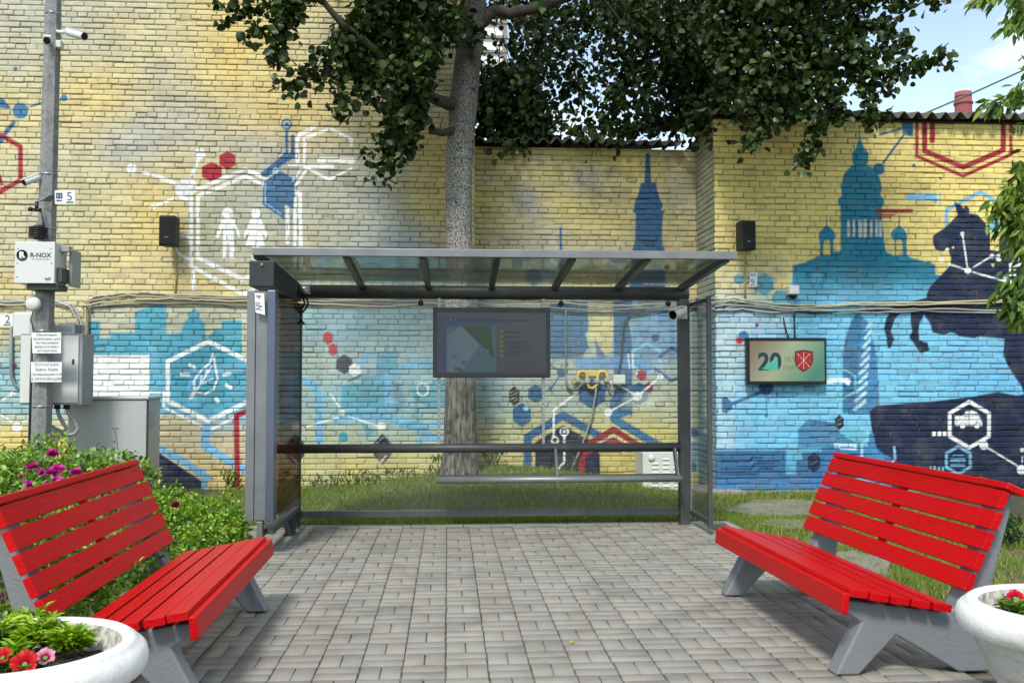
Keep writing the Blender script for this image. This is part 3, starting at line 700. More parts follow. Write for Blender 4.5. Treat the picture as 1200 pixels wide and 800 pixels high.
def brick_wall(name, parent, u0, u1, z0, z1, place, base, paint, seed, hdr=0):
    "place(u, d, z): u along the wall, d out of the wall; rows of stretchers with a header row every sixth"
    g = np.random.default_rng(seed)
    rows = int(math.ceil((z1 - z0) / CH))
    groups = {BL: [], HL: []}
    for i in range(rows):
        ln = HL if i % 6 == hdr else BL
        off = (HL / 2 if ln == HL else (HL if i % 2 else 0)) + g.normal(0, 0.012)
        a = u0 - ln + (off % ln)
        while a < u1:
            groups[ln].append((a, z0 + i * CH + 0.002 * math.sin(i * 1.7)))
            a += ln
    Vs, Fs, Ms, base_i = [], [], [], 0
    for ln, lst in groups.items():
        if not lst: continue
        A = np.array(lst); n = len(A)
        nu = int(round(ln / 0.0112)); nv = 6
        mu0, mu1 = np.abs(g.normal(0.0030, 0.0016, (2, n))) + .0008; mv0, mv1 = np.abs(g.gamma(2.2, .0018, (2, n))) + .0006
        bev = 0.004
        tu = np.linspace(0, 1, nu)[None]; tv = np.linspace(0, 1, nv)[None]
        iu = (mu0 + bev)[:, None] + (ln - mu0 - mu1 - 2 * bev)[:, None] * tu
        iv = (mv0 + bev)[:, None] + (CH - mv0 - mv1 - 2 * bev)[:, None] * tv
        z = np.zeros((n, 1))
        U = np.concatenate([z, mu0[:, None], iu, (ln - mu1)[:, None], z + ln], 1)
        Vv = np.concatenate([z, mv0[:, None], iv, (CH - mv1)[:, None], z + CH], 1)
        NU, NV = U.shape[1], Vv.shape[1]
        mort = np.ones((NV, NU)); mort[2:-2, 2:-2] = 0
        # ragged edges: the arris rows wander
        UU = np.repeat(U[:, None, :], NV, 1) + A[:, 0][:, None, None]
        VV = np.repeat(Vv[:, :, None], NU, 2)
        wob = g.normal(0, 0.0011, (n, NV, NU)); wob[:, [0, -1], :] = 0; wob[:, :, [0, -1]] = 0
        inner = 1 - mort[None]
        UU = UU + inner * g.normal(0, .0012, (n, NV, NU)) * (np.arange(NU) < 3)[None, None] + inner * g.normal(0, .0012, (n, NV, NU)) * (np.arange(NU) > NU - 4)[None, None]
        VV = VV + inner * g.normal(0, .009, (n, 1, 1)) * (UU - A[:, 0][:, None, None] - ln / 2)
        VV = VV + wob + A[:, 1][:, None, None]
        tilt = g.normal(0, 0.004, (n, 1, 1)) * (UU - A[:, 0][:, None, None] - ln/2) + g.normal(0, 0.018, (n, 1, 1)) * (VV - A[:, 1][:, None, None] - CH/2)
        face = g.normal(0, 0.0016, (n, 1, 1)) + tilt + g.normal(0, 0.0005, (n, NV, NU))
        rec = -np.abs(g.normal(0.0055, 0.0055, (n, 1, 1))) - .002 + g.normal(0, 0.0012, (n, NV, NU))
        Dd = np.where(mort[None] > 0, rec, face)
        UU = np.clip(UU, u0, u1)
        VV = np.clip(VV, z0, z1)
        X, Y, Z = place(UU, Dd, VV)
        Vs.append(np.stack([X, Y, Z], -1).reshape(-1, 3))
        tone = np.repeat(np.clip(g.normal(1, 0.05, n) - .16 * (g.random(n) < .035), .74, 1.14), NU * NV)
        bare = np.repeat(np.clip(g.normal(.20, .26, n), 0, .9), NU * NV)
        Ms.append(np.stack([np.tile(mort.ravel(), n), tone, bare], 1))
        j, i = np.meshgrid(np.arange(NV - 1), np.arange(NU - 1), indexing='ij')
        q = np.stack([j*NU+i, j*NU+i+1, (j+1)*NU+i+1, (j+1)*NU+i], -1).reshape(-1, 4)
        Fs.append((q[None] + (np.arange(n) * NU * NV)[:, None, None]).reshape(-1, 4) + base_i)
        base_i += n * NU * NV
    V = np.concatenate(Vs); F = np.concatenate(Fs); M = np.concatenate(Ms)
    C = np.tile(lin(base), (len(V), 1))
    px, py = to_px(V)
    paint(Paint(px, py, C))
    C *= M[:, 1:2]
    C = np.where(M[:, :1] > 0, C * (.78 - .5 * M[:, 2:3]) + M[:, 2:3] * np.array([0.05, 0.046, 0.038]), C)
    keep = np.nonzero((V[F[:, 0]] != V[F[:, 2]]).any(1))[0]
    me = np_mesh(name, V, F[keep], C)
    return link_mesh(name, me, pm("painted_brick", (255, 255, 255), 0.62, 0, 0.10, 9, 0.25, 130, 0.35, attr=True, dirt=(120, 112, 98), dscale=3.2, damt=0.34), parent)

YR, YB, YL = 11.5, 12.36, 12.2               # depths of the right block, the low middle wall and the tall left wall
XA = W(556, 300, YL).x                       # where the tall building ends (behind the trunk)
XC = W(837.5, 300, YR).x                     # the corner of the right block
XL0, XR1 = -7.2, W(1225, 300, YR).x + 0.6
ZT_L, ZT_B, ZT_R = 7.4, W(690, 174, YB).z, W(1000, 142.5, YR).z
dull = pm("dull_brick", (170, 152, 104), 0.8, 0, 0.2, 5, 0.3, 40)

bl = thing("brick_building", "tall yellow painted brick building whose mural shows two white figures, behind the pole", "building", (XL0, YL, 0))
brick_wall("painted_wall", bl, XL0, XA, -0.1, ZT_L, lambda u, d, z: (u, YL - d, z), YEL2, paint_left, 3, 2)
MB().box((XL0, YL + 0.02, -0.1), (XA - 0.003, YL + 9, ZT_L - 0.01)).build("wall", dull, bl)
MB().box((XL0 - 0.15, YL - 0.12, ZT_L), (XA + 0.1, YL + 9.1, ZT_L + 0.12)).build("roof", pm("roof_edge", (110, 106, 100), 0.8, bump=.2), bl)

bm_ = thing("brick_wall", "low middle brick wall with the blue painted spire, set back behind the shelter", "wall", (XA, YB, 0))
brick_wall("painted_wall", bm_, XA, XC + 0.02, -0.1, ZT_B, lambda u, d, z: (u, YB - d, z), (206, 186, 106), paint_back, 5, 4)
MB().box((XA + 0.003, YB + 0.02, -0.1), (XC - 0.002, YB + 4.5, ZT_B - 0.02)).build("wall", dull, bm_)

br = thing("brick_building", "right brick block painted with a teal cathedral and a dark blue horseman", "building", (XC, YR, 0))
brick_wall("painted_wall", br, XC, XR1, -0.1, ZT_R, lambda u, d, z: (u, YR - d, z), (228, 208, 128), paint_right, 9, 1)
def paint_side(p):
    p.spray(826, 320, 40, 90, (140, 146, 138), .8)
    p.below(300, 360, (150, 160, 150)); p.below(400, 470, (128, 162, 172)); p.below(480, 560, (110, 150, 178))
    p.line([(835,380),(835,480)], 10, (70,140,180), .5, 4)
brick_wall("side_wall", br, 0.0, YB - YR, -0.1, ZT_R, lambda u, d, z: (XC - d, YB - u, z), (168, 166, 134), paint_side, 13, 1)
MB().box((XC + 0.02, YR + 0.02, -0.1), (XR1 - 0.01, YR + 5, ZT_R - 0.02)).build("wall", dull, br)

def corrugated(name, parent, x0, x1, y0, y1, z0, slope, period, amp, th=0.012):
    n = int((x1 - x0) / period * 12)
    xs = np.linspace(x0, x1, n); ys = np.linspace(y0, y1, 8)
    g = np.random.default_rng(5)
    V = []
    for lay in (1, 0):
        for y in ys:
            sheet = 0.006 * np.floor((xs - x0) / (period * 6)) % 0.012
            z = z0 + (y - y0) * slope + amp * np.sin((xs - x0) / period * 2 * math.pi) + sheet + (th if lay else 0)
            V.append(np.stack([xs, np.full(n, y) - 0.02 * (np.floor((xs - x0) / (period * 6)) % 2) * (y == y0), z], 1))
    V = np.concatenate(V); ny = len(ys); F = []
    for lay in (0, 1):
        b = lay * n * ny
        j, i = np.meshgrid(np.arange(ny - 1), np.arange(n - 1), indexing='ij')
        q = np.stack([b+j*n+i, b+j*n+i+1, b+(j+1)*n+i+1, b+(j+1)*n+i], -1).reshape(-1, 4)
        F.append(q if lay == 0 else q[:, ::-1])
    i = np.arange(n - 1); F.append(np.stack([i, n*ny+i, n*ny+i+1, i+1], -1))
    me = np_mesh(name, V, np.concatenate(F))
    return link_mesh(name, me, pm("asbestos_sheet", (104, 100, 92), 0.9, 0, 0.3, 5, 0.5, 50, .2, dirt=(36, 34, 30), dscale=5, damt=.8), parent)

corrugated("roof", br, XC - 0.16, XR1 + 0.1, YR - 0.14, YR + 5, ZT_R + 0.05, 0.22, 0.178, 0.041)
corrugated("roof", bm_, XA + 0.02, XC - 0.2, YB - 0.16, YB + 4.5, ZT_B + 0.045, 0.22, 0.168, 0.034)
MB().box((XC - 0.02, YR - 0.03, ZT_R + 0.001), (XR1, YR + 0.02, ZT_R + 0.012)).build("eave_board", pm("dark_timber", (52, 46, 40), 0.9), br)
# ------------------------------------------------------------------ ground, paving, lawn
def mound(x, y):
    x = np.asarray(x, float); y = np.asarray(y, float)
    s = np.clip((y - 9.35) / 2.3, 0, 1); s = s * s * (3 - 2 * s)
    h = 0.27 * np.exp(-((x - 0.55) / np.where(x < 0.55, 1.15, 1.5)) ** 2) * s
    return h + 0.03 * s * (x < 2.3)

big = MB().flat([(-400, -400, -0.03), (400, -400, -0.03), (400, 400, -0.03), (-400, 400, -0.03)])
tag(big.build("ground", pm("far_ground", (96, 92, 70), 0.95, 0, 0.3, 0.6)), kind="structure")

# lawn: soil sheet with the rise around the tree
gx = np.linspace(-9, 9, 150); gy = np.linspace(2.0, 12.5, 100)
GX, GY = np.meshgrid(gx, gy)
GZ = np.where((GX > -2.28) & (GX < 2.7) & (GY < 9.22), -0.025, mound(GX, GY) - 0.008 + 0.008 * np.sin(GX * 5.1) * np.sin(GY * 4.3))
V = np.stack([GX, GY, GZ], -1).reshape(-1, 3)
j, i = np.meshgrid(np.arange(99), np.arange(149), indexing='ij')
F = np.stack([j*150+i, j*150+i+1, (j+1)*150+i+1, (j+1)*150+i], -1).reshape(-1, 4)
tag(link_mesh("lawn_soil", np_mesh("lawn_soil", V, F, smooth=True), pm("soil", (92, 88, 54), 0.95, 0, 0.3, 14, 0.6, 80, dirt=(122, 112, 84), dscale=3, damt=.7)), kind="structure")

# paving: basket weave of 200 x 100 pavers, every paver real relief
PX0, PX1, PY0, PY1 = -2.27, 2.66, 0.2, 9.12
LN = 0.2055
def paving():
    g = np.random.default_rng(21)
    recs = []
    nl = int((PX1 - PX0) / LN)
    for a in range(nl):
        x = PX0 + a * LN
        y = PY0 - (LN if a % 2 else 0)
        k = 0
        while y < PY1 - 0.02:
            if k % 2 == 0:
                recs += [(x, y, LN/2, LN), (x + LN/2, y, LN/2, LN)]
            else:
                recs += [(x, y, LN, LN/2), (x, y + LN/2, LN, LN/2)]
            y += LN; k += 1
    recs = [r for r in recs if r[1] + r[3] <= PY1 + 0.06]
    Rr = np.array(recs); n = len(Rr)
    gap = np.abs(g.normal(0.0016, 0.0008, (n, 4)));
    lane0 = np.abs((Rr[:, 0] - PX0) / LN - np.round((Rr[:, 0] - PX0) / LN)) < .05; lane1 = np.abs((Rr[:, 0] + Rr[:, 2] - PX0) / LN - np.round((Rr[:, 0] + Rr[:, 2] - PX0) / LN)) < .05
    tall = Rr[:, 3] > Rr[:, 2]; gap[:, :2] += .0012 * tall[:, None]; gap[:, 0] += .0016 * lane0; gap[:, 1] += .0016 * lane1 
    dx = g.normal(0, 0.0008, n); dy = g.normal(0, 0.0008, n)
    x0 = Rr[:, 0] + gap[:, 0] + dx; x1 = Rr[:, 0] + Rr[:, 2] - gap[:, 1] + dx
    y0 = Rr[:, 1] + gap[:, 2] + dy; y1 = Rr[:, 1] + Rr[:, 3] - gap[:, 3] + dy
    zt = 0.004 * np.sin(Rr[:, 0] * 1.9 + 1) * np.sin(Rr[:, 1] * 1.3) + g.normal(0, 0.0006, n)
    tx = g.normal(0, 0.004, n); ty = g.normal(0, 0.004, n)
    rings = []
    for ins, dz in ((0, -0.022), (0, -0.0028), (0.0022, 0.0)):
        for sx, sy in ((0, 0), (1, 0), (1, 1), (0, 1)):
            X = np.where(sx, x1 - ins, x0 + ins); Y = np.where(sy, y1 - ins, y0 + ins)
            Z = zt + dz + (X - (x0+x1)/2) * tx + (Y - (y0+y1)/2) * ty
            rings.append(np.stack([X, Y, Z], 1))
    V = np.stack(rings, 1).reshape(-1, 3)
    q = [[8, 9, 10, 11]]
    for b in (0, 4):
        for c in range(4):
            q.append([b + c, b + (c + 1) % 4, b + 4 + (c + 1) % 4, b + 4 + c])
    F = (np.array(q)[None] + (np.arange(n) * 12)[:, None, None]).reshape(-1, 4)
    grey = np.array([[146, 142, 133], [144, 140, 132], [148, 144, 134], [146, 141, 131], [142, 139, 132], [148, 142, 132]])
    c = lin(grey[g.integers(0, len(grey), n)]) * .93 * g.normal(1, 0.022, (n, 1))
    return np_mesh("paving", V, F, np.repeat(c, 12, 0))
tag(link_mesh("paving", paving(), pm("paver", (255, 255, 255), 0.75, 0, 0.12, 3, 0.25, 160, .4, attr=True, dirt=(90, 86, 77), dscale=2.3, damt=.55)), kind="structure")
tag(MB().flat([(PX0, PY0, -0.009), (PX1, PY0, -0.009), (PX1, PY1, -0.009), (PX0, PY1, -0.009)]).build("paving_sand", pm("joint_sand", (78, 74, 66), 0.95, 0, 0.35, 30, dirt=(160, 150, 130), dscale=12, damt=.6)), kind="structure")
kb = MB()
x = PX0 - 0.08
while x < PX1 + 0.1:
    kb.box((x + .002, PY1 + 0.03, -0.1), (x + 0.498, PY1 + 0.105, 0.008)); x += 0.5
for xs in (PX0 - 0.085, PX1 + 0.004):
    y = 2.0
    while y < PY1:
        kb.box((xs, y + .002, -0.1), (xs + 0.075, min(y + 0.498, PY1 + 0.026), 0.010)); y += 0.5
tag(kb.build("kerb", pm("concrete_kerb", (156, 152, 144), 0.85, 0, 0.15, 6, 0.3, 90, dirt=(100, 96, 86), damt=.6), bevel=.006), kind="structure")

# cracked concrete slabs sunk in the right lawn
sl = MB()
def slab(pts, z=0.028):
    sl.prism([(p.x, p.y, -0.03) for p in pts][::1], (0, 0, z + 0.03))
slab([WG(850,600), WG(900,608), WG(962,603), WG(972,592), WG(936,587), WG(884,588)])
slab([WG(890,616), WG(925,622), WG(952,620), WG(946,612), WG(905,610)])
slab([WG(960,652), WG(985,672), WG(1040,676), WG(1044,660), WG(1000,648)])
tag(sl.build("concrete_path", pm("old_concrete", (128, 124, 110), 0.9, 0, 0.2, 7, 0.6, 60, dirt=(82, 88, 52), dscale=5, damt=.8), bevel=.01), kind="structure")
tag(MB().box((WG(826, 584).x, YR - 0.16, -0.02), (XC + .3, YB - .3, 0.05)).box((XC + 0.3, YR - 0.05, -0.02), (XR1, YR - 0.012, 0.03)).build("wall_footing", pm("footing_concrete", (150, 144, 132), 0.9, 0, .2, 8, .5, 60, dirt=(90, 88, 70), damt=.6), bevel=.01), kind="structure")

# grass blades
def grass():
    g = np.random.default_rng(33)
    pts = []
    def area(n, x0, x1, y0, y1, keep=None):
        x = g.uniform(x0, x1, n); y = g.uniform(y0, y1, n)
        if keep is not None:
            k = keep(x, y); x, y = x[k], y[k]
        pts.append(np.stack([x, y], 1))
    patch = lambda x, y: (np.sin(x * 3.1 + 2 * np.sin(y * 1.7)) * np.sin(y * 2.6 + x) + g.normal(0, .55, len(x))) > -0.55
    clear = lambda x, y: np.hypot(x - TRX, y - TRY) > 0.22 + 0.1 * g.random(len(x))
    nearwall = lambda x, y: patch(x, y) & clear(x, y)
    area(46000, -2.6, 2.75, 9.24, 12.15, nearwall)
    area(9000, -2.5, 2.7, 9.24, 9.75)
    slabs = [(WG(962,600).x, WG(912,598).y)]
    P0, P1 = WG(912, 598), WG(1000, 662)
    stray = g
    sl_k = lambda x, y: patch(x, y) & (np.hypot((x - P0.x) / .62, (y - P0.y) / .55) > 1 + g.normal(0, .08, len(x))) & (np.hypot((x - P1.x) / .34, (y - P1.y) / .36) > 1 + g.normal(0, .12, len(x)))
    area(42000, 2.75, 5.6, 5.0, 11.44, sl_k)
    area(5000, 2.72, 3.6, 8.6, 9.4)
    area(5000, 2.9, 4.4, 9.3, 11.3, patch); area(2600, 2.8, 3.6, 6.2, 7.6, patch)
    area(14000, 2.76, 4.2, 3.2, 6.0, sl_k)
    area(16000, -5.5, -2.35, 6.5, 12.1, patch)
    P = np.concatenate(pts); n = len(P)
    z = mound(P[:, 0], P[:, 1])
    h = np.abs(g.normal(0.031, 0.015, n)) + 0.009
    wall_d = np.where(P[:, 0] < XC, np.where(P[:, 0] < XA, YL, YB), YR) - P[:, 1]
    h *= 1 + 1.1 * (wall_d < 0.25) * g.random(n) 
    ang = g.uniform(0, 2 * np.pi, n); w = g.uniform(0.0025, 0.0055, n)
    le = g.normal(0, 0.55, (n, 2)) * h[:, None]
    b0 = np.stack([P[:, 0] - np.cos(ang) * w, P[:, 1] - np.sin(ang) * w, z - 0.004], 1)
    b1 = np.stack([P[:, 0] + np.cos(ang) * w, P[:, 1] + np.sin(ang) * w, z - 0.004], 1)
    t = np.stack([P[:, 0] + le[:, 0], P[:, 1] + le[:, 1], z + h], 1)
    V = np.stack([b0, b1, t], 1).reshape(-1, 3)
    F = (np.arange(n) * 3)[:, None] + np.array([[0, 1, 2]])
    pal = lin(np.array([[104, 136, 40], [92, 126, 36], [118, 146, 50], [140, 152, 70], [168, 160, 100], [92, 124, 36]]))
    c = pal[g.integers(0, 6, n)] * g.normal(1, .12, (n, 1)).clip(.6, 1.4)
    return np_mesh("grass", V, F, np.repeat(c, 3, 0))
_t = W(539, 560, 11.5)
TRX, TRY = W(539.5, 500, 11.5).x, 11.5
tag(link_mesh("grass", grass(), leaf_mat("grass_blade", .3, .6)), "short patchy green grass with dry spots growing round the shelter", "grass", kind="stuff")

# weeds along the foot of the walls
def weed(loc, label, n, h, group, pal=((86, 104, 48), (110, 122, 60), (74, 92, 40))):
    g = np.random.default_rng(int(abs(loc[0] * 1000)) + n)
    P = np.zeros((n, 3)); P[:, 0] = g.normal(0, h * .22 + .3 * (h < .2), n); P[:, 1] = g.normal(0, h * .12 + .04 * (h < .2), n); P[:, 2] = g.uniform(0, .7, n) * h
    D = np.stack([g.normal(0, .5, n), g.normal(0, .4, n), np.abs(g.normal(.8, .3, n))], 1)
    c = lin(np.array(pal))[g.integers(0, len(pal), n)] * g.normal(1, .12, (n, 1))
    me = leaves_mesh("weed", P + np.array(loc), D, rand_dirs(n, g), g.uniform(.05, .11, n), g.uniform(.01, .028, n), c)
    o = link_mesh("weed", me, leaf_mat("weed_leaf", .3), None, loc)
    return tag(o, label, "plant", group)
for x, y, Yd, n, h, lab in [(575, 552, 11.9, 90, .34, "leafy green weeds right of the trunk foot"), (515, 556, 11.7, 60, .3, "tuft of weeds left of the trunk foot"),
                            (395, 570, 12.0, 110, .16, "low weeds at the wall foot under the left end of the shelter rail"), (455, 566, 12.0, 110, .17, "straggly weeds at the wall foot left of the trunk"),
                            (672, 552, 12.15, 26, .3, "single slim green weed by the wall under the yellow cable loops"), (270, 575, 12.0, 80, .3, "dry weeds at the wall foot beside the dark red stripe")]:
    p = W(x, y, Yd); weed((p.x, Yd, float(mound(p.x, Yd))), lab, n, h, None)

# ------------------------------------------------------------------ the poplar: trunk, limbs, crown
def bark():
    m = bpy.data.materials.new("poplar_bark"); m.use_nodes = True
    N, L = m.node_tree.nodes, m.node_tree.links
    b = N["Principled BSDF"]; b.inputs["Roughness"].default_value = .9
    tc = N.new("ShaderNodeTexCoord"); sep = N.new("ShaderNodeSeparateXYZ"); L.new(tc.outputs["Object"], sep.inputs[0])
    mp = N.new("ShaderNodeMapping"); mp.inputs["Scale"].default_value = (1, 1, .16); L.new(tc.outputs["Object"], mp.inputs["Vector"])
    rid = N.new("ShaderNodeTexNoise"); rid.inputs["Scale"].default_value = 34; rid.inputs["Detail"].default_value = 6; L.new(mp.outputs["Vector"], rid.inputs["Vector"])
    r1 = N.new("ShaderNodeValToRGB"); e = r1.color_ramp.elements; e[0].position = .36; e[0].color = (*lin((54, 51, 47)), 1); e[1].position = .62; e[1].color = (*lin((128, 122, 112)), 1)
    L.new(rid.outputs["Fac"], r1.inputs["Fac"])
    sp = N.new("ShaderNodeTexNoise"); sp.inputs["Scale"].default_value = 62; sp.inputs["Detail"].default_value = 4; sp.inputs["Roughness"].default_value = .7; L.new(tc.outputs["Object"], sp.inputs["Vector"])
    r2 = N.new("ShaderNodeValToRGB"); e = r2.color_ramp.elements; e[0].position = .43; e[0].color = (*lin((56, 54, 51)), 1); e[1].position = .55; e[1].color = (*lin((180, 176, 167)), 1)
    L.new(sp.outputs["Fac"], r2.inputs["Fac"])
    rings = N.new("ShaderNodeTexNoise"); rings.inputs["Scale"].default_value = 3; mp2 = N.new("ShaderNodeMapping"); mp2.inputs["Scale"].default_value = (.6, .6, 5)
    L.new(tc.outputs["Object"], mp2.inputs["Vector"]); L.new(mp2.outputs["Vector"], rings.inputs["Vector"])
    r3 = N.new("ShaderNodeMapRange"); r3.inputs["From Min"].default_value = .6; r3.inputs["From Max"].default_value = .7; L.new(rings.outputs["Fac"], r3.inputs["Value"])
    mxr = N.new("ShaderNodeMix"); mxr.data_type = 'RGBA'; mxr.inputs["B"].default_value = (*lin((70, 66, 60)), 1); L.new(r2.outputs["Color"], mxr.inputs["A"])
    ml = N.new("ShaderNodeMath"); ml.operation = 'MULTIPLY'; ml.inputs[1].default_value = .6; L.new(r3.outputs["Result"], ml.inputs[0]); L.new(ml.outputs[0], mxr.inputs["Factor"])
    hz = N.new("ShaderNodeMapRange"); hz.inputs["From Min"].default_value = 1.2; hz.inputs["From Max"].default_value = 2.9; L.new(sep.outputs["Z"], hz.inputs["Value"])
    mx = N.new("ShaderNodeMix"); mx.data_type = 'RGBA'; L.new(hz.outputs["Result"], mx.inputs["Factor"]); L.new(r1.outputs["Color"], mx.inputs["A"]); L.new(mxr.outputs["Result"], mx.inputs["B"])
    kn = N.new("ShaderNodeTexVoronoi"); kn.inputs["Scale"].default_value = 3.2; mp3 = N.new("ShaderNodeMapping"); mp3.inputs["Scale"].default_value = (1, 1, 1.5); L.new(tc.outputs["Object"], mp3.inputs["Vector"]); L.new(mp3.outputs["Vector"], kn.inputs["Vector"])
    kr = N.new("ShaderNodeMapRange"); kr.inputs["From Min"].default_value = .10; kr.inputs["From Max"].default_value = .17; kr.inputs["To Min"].default_value = .9; kr.inputs["To Max"].default_value = 0; L.new(kn.outputs["Distance"], kr.inputs["Value"])
    up = N.new("ShaderNodeMapRange"); up.inputs["From Min"].default_value = 3.9; up.inputs["From Max"].default_value = 5.0; up.inputs["To Max"].default_value = .62; L.new(sep.outputs["Z"], up.inputs["Value"])  # darker towards the crown: real bark tone plus crown shade put into the colour
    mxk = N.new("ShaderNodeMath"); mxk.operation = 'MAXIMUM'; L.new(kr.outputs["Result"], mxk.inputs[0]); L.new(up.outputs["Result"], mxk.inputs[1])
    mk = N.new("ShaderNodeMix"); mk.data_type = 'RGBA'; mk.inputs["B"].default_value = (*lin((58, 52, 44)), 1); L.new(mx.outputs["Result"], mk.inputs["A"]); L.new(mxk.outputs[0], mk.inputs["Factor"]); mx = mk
    L.new(mx.outputs["Result"], b.inputs["Base Color"])
    bp = N.new("ShaderNodeBump"); bp.inputs["Strength"].default_value = .9; bp.inputs["Distance"].default_value = .02
    mh = N.new("ShaderNodeMix"); mh.data_type = 'FLOAT'; L.new(hz.outputs["Result"], mh.inputs["Factor"]); L.new(rid.outputs["Fac"], mh.inputs["A"]); L.new(sp.outputs["Fac"], mh.inputs["B"])
    L.new(mh.outputs["Result"], bp.inputs["Height"]); L.new(bp.outputs["Normal"], b.inputs["Normal"])
    return m
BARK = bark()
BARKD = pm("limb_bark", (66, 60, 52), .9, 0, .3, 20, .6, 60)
tr = thing("poplar_tree", "large poplar with speckled pale trunk between shelter and wall, dark crown over the roofs", "tree", (TRX, TRY, .2))
def trunk_mesh():
    prof = [(540, 572, 31), (539, 560, 25), (539, 545, 21.5), (539.5, 520, 19.5), (539, 480, 18), (539, 430, 17.4), (538.5, 380, 16.8), (538.5, 330, 16.2), (538.5, 300, 15.8), (538, 250, 15.4), (538, 200, 15.6), (539, 180, 16.6), (541, 150, 15.8), (543, 120, 16.8), (546, 90, 16), (550, 50, 15), (554, 10, 15), (556, -30, 14.4), (560, -110, 12.5), (572, -230, 9), (580, -360, 6), (586, -470, 2.5)]
    n = 40; V = []; g = np.random.default_rng(2); ph = g.uniform(0, 6.28, 8)
    zz = []
    for x, y, r in prof:
        c = W(x, y, TRY); zz.append((c, r * c.y / FPX))
    rows = []
    for k in range(len(zz) - 1):
        for t in np.linspace(0, 1, 6)[:-1]:
            rows.append((zz[k][0].lerp(zz[k+1][0], float(t)), zz[k][1] * (1 - t) + zz[k+1][1] * t))
    rows.append(zz[-1])
    for c, r in rows:
        for k in range(n):
            a = 2 * math.pi * k / n
            low = max(0, min(1, (2.2 - c.z) / 1.6))
            rr = r * (1 + .035 * math.sin(3 * a + ph[0] + c.z) + .03 * low * math.sin(11 * a + ph[1] + 2 * math.sin(c.z * 3)) + .05 * low * max(0, 1 - c.z) * math.sin(5 * a + ph[2]) + .012 * math.sin(c.z * 23 + 2 * a))
            V.append((c.x + math.cos(a) * rr, c.y + math.sin(a) * rr, c.z))
    m = len(rows)
    F = [(i*n+k, i*n+(k+1) % n, (i+1)*n+(k+1) % n, (i+1)*n+k) for i in range(m-1) for k in range(n)]
    me = bpy.data.meshes.new("trunk"); me.from_pydata(V, [], F); me.polygons.foreach_set("use_smooth", [True] * len(F)); me.update()
    return me
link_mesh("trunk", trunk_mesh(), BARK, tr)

def limb(pts, r0, r1, wob=.03):
    "pts: (x, y, depth)"
    P = [W(*p) for p in pts]
    Q = []
    for a, b in zip(P[:-1], P[1:]):
        for t in (0, .33, .66):
            Q.append(a.lerp(b, t) + Vector((rnd.uniform(-wob, wob), rnd.uniform(-wob, wob), rnd.uniform(-wob, wob))))
    Q.append(P[-1])
    n = len(Q); rs = [r0 + (r1 - r0) * i / (n - 1) for i in range(n)]
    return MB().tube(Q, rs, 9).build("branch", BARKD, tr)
limb([(538,122,11.45),(520,118,11.3),(488,104,10.9),(440,62,10.5),(385,10,10.2),(330,-60,10)], .085, .02)
limb([(532,153,11.4),(520,156,11.3),(503,154,11.25)], .05, .033, .004)
limb([(556,30,11.5),(580,14,11.6),(610,16,11.6),(650,4,11.6),(720,-30,11.4),(800,-60,11.2)], .085, .04)
limb([(556,-10,11.5),(520,-40,11.1),(470,-70,10.7),(400,-120,10.4)], .07, .02)
limb([(560,-60,11.5),(660,-60,11.0),(760,-50,10.7),(860,-40,10.4),(960,-20,10.3),(1060,-30,10.3)], .09, .02)
limb([(800,-60,11.2),(780,40,12.2),(770,110,12.8)], .035, .012)
limb([(690,-20,11.6),(738,40,12),(740,110,12.4)], .03, .01)
limb([(556,60,11.6),(570,110,12.2),(600,140,13)], .03, .01)
limb([(860,-40,10.4),(885,40,10.5),(884,110,10.5)], .022, .006)
limb([(960,-20,10.3),(966,60,10.4),(960,120,10.4)], .02, .006)
limb([(560,-200,11.5),(640,-240,11.5),(760,-260,11.2)], .06, .02)
limb([(560,-180,11.5),(470,-220,11.2),(380,-240,11)], .06, .02)

LP, LA, LQ = [], [], []                        # leaf points, droop axis, per-leaf spread (kept for the crown mesh)
def poly_pts(poly, n, y0, y1, g):
    P = np.array(poly, float); out = []
    lo, hi = P.min(0), P.max(0)
    while len(out) < n:
        q = g.uniform(lo, hi); ins = False
        for k in range(len(P)):
            a, b = P[k], P[(k + 1) % len(P)]
            if (a[1] > q[1]) != (b[1] > q[1]) and q[0] < (b[0] - a[0]) * (q[1] - a[1]) / (b[1] - a[1]) + a[0]: ins = not ins
        if ins: out.append(W(q[0], q[1], g.uniform(y0, y1)))
    return out
gl = np.random.default_rng(44)
twm = MB()
def spray_leaves(p, n, r, elong=(0, 0, -1), el=2.0):
    "a cluster of leaves round p, drawn out along elong"
    e = np.array(elong, float); e /= np.linalg.norm(e)
    q = gl.normal(0, r, (n, 3)); q += e[None] * gl.normal(0, r * (el - 1), (n, 1))
    LP.append(np.array(p)[None] + q)
def twig(pts, r, n, rt=.004):
    P = [W(*p) for p in pts]
    twm.tube(P, [rt + .004 * (1 - i / (len(P) - 1)) for i in range(len(P))], 5)
    L = sum((b - a).length for a, b in zip(P[:-1], P[1:]))
    for a, b in zip(P[:-1], P[1:]):
        k = max(1, int(n * (b - a).length / L)); t = gl.uniform(0, 1, (k, 1))
        LP.append(np.array(a)[None] * (1 - t) + np.array(b)[None] * t + gl.normal(0, r, (k, 3)))
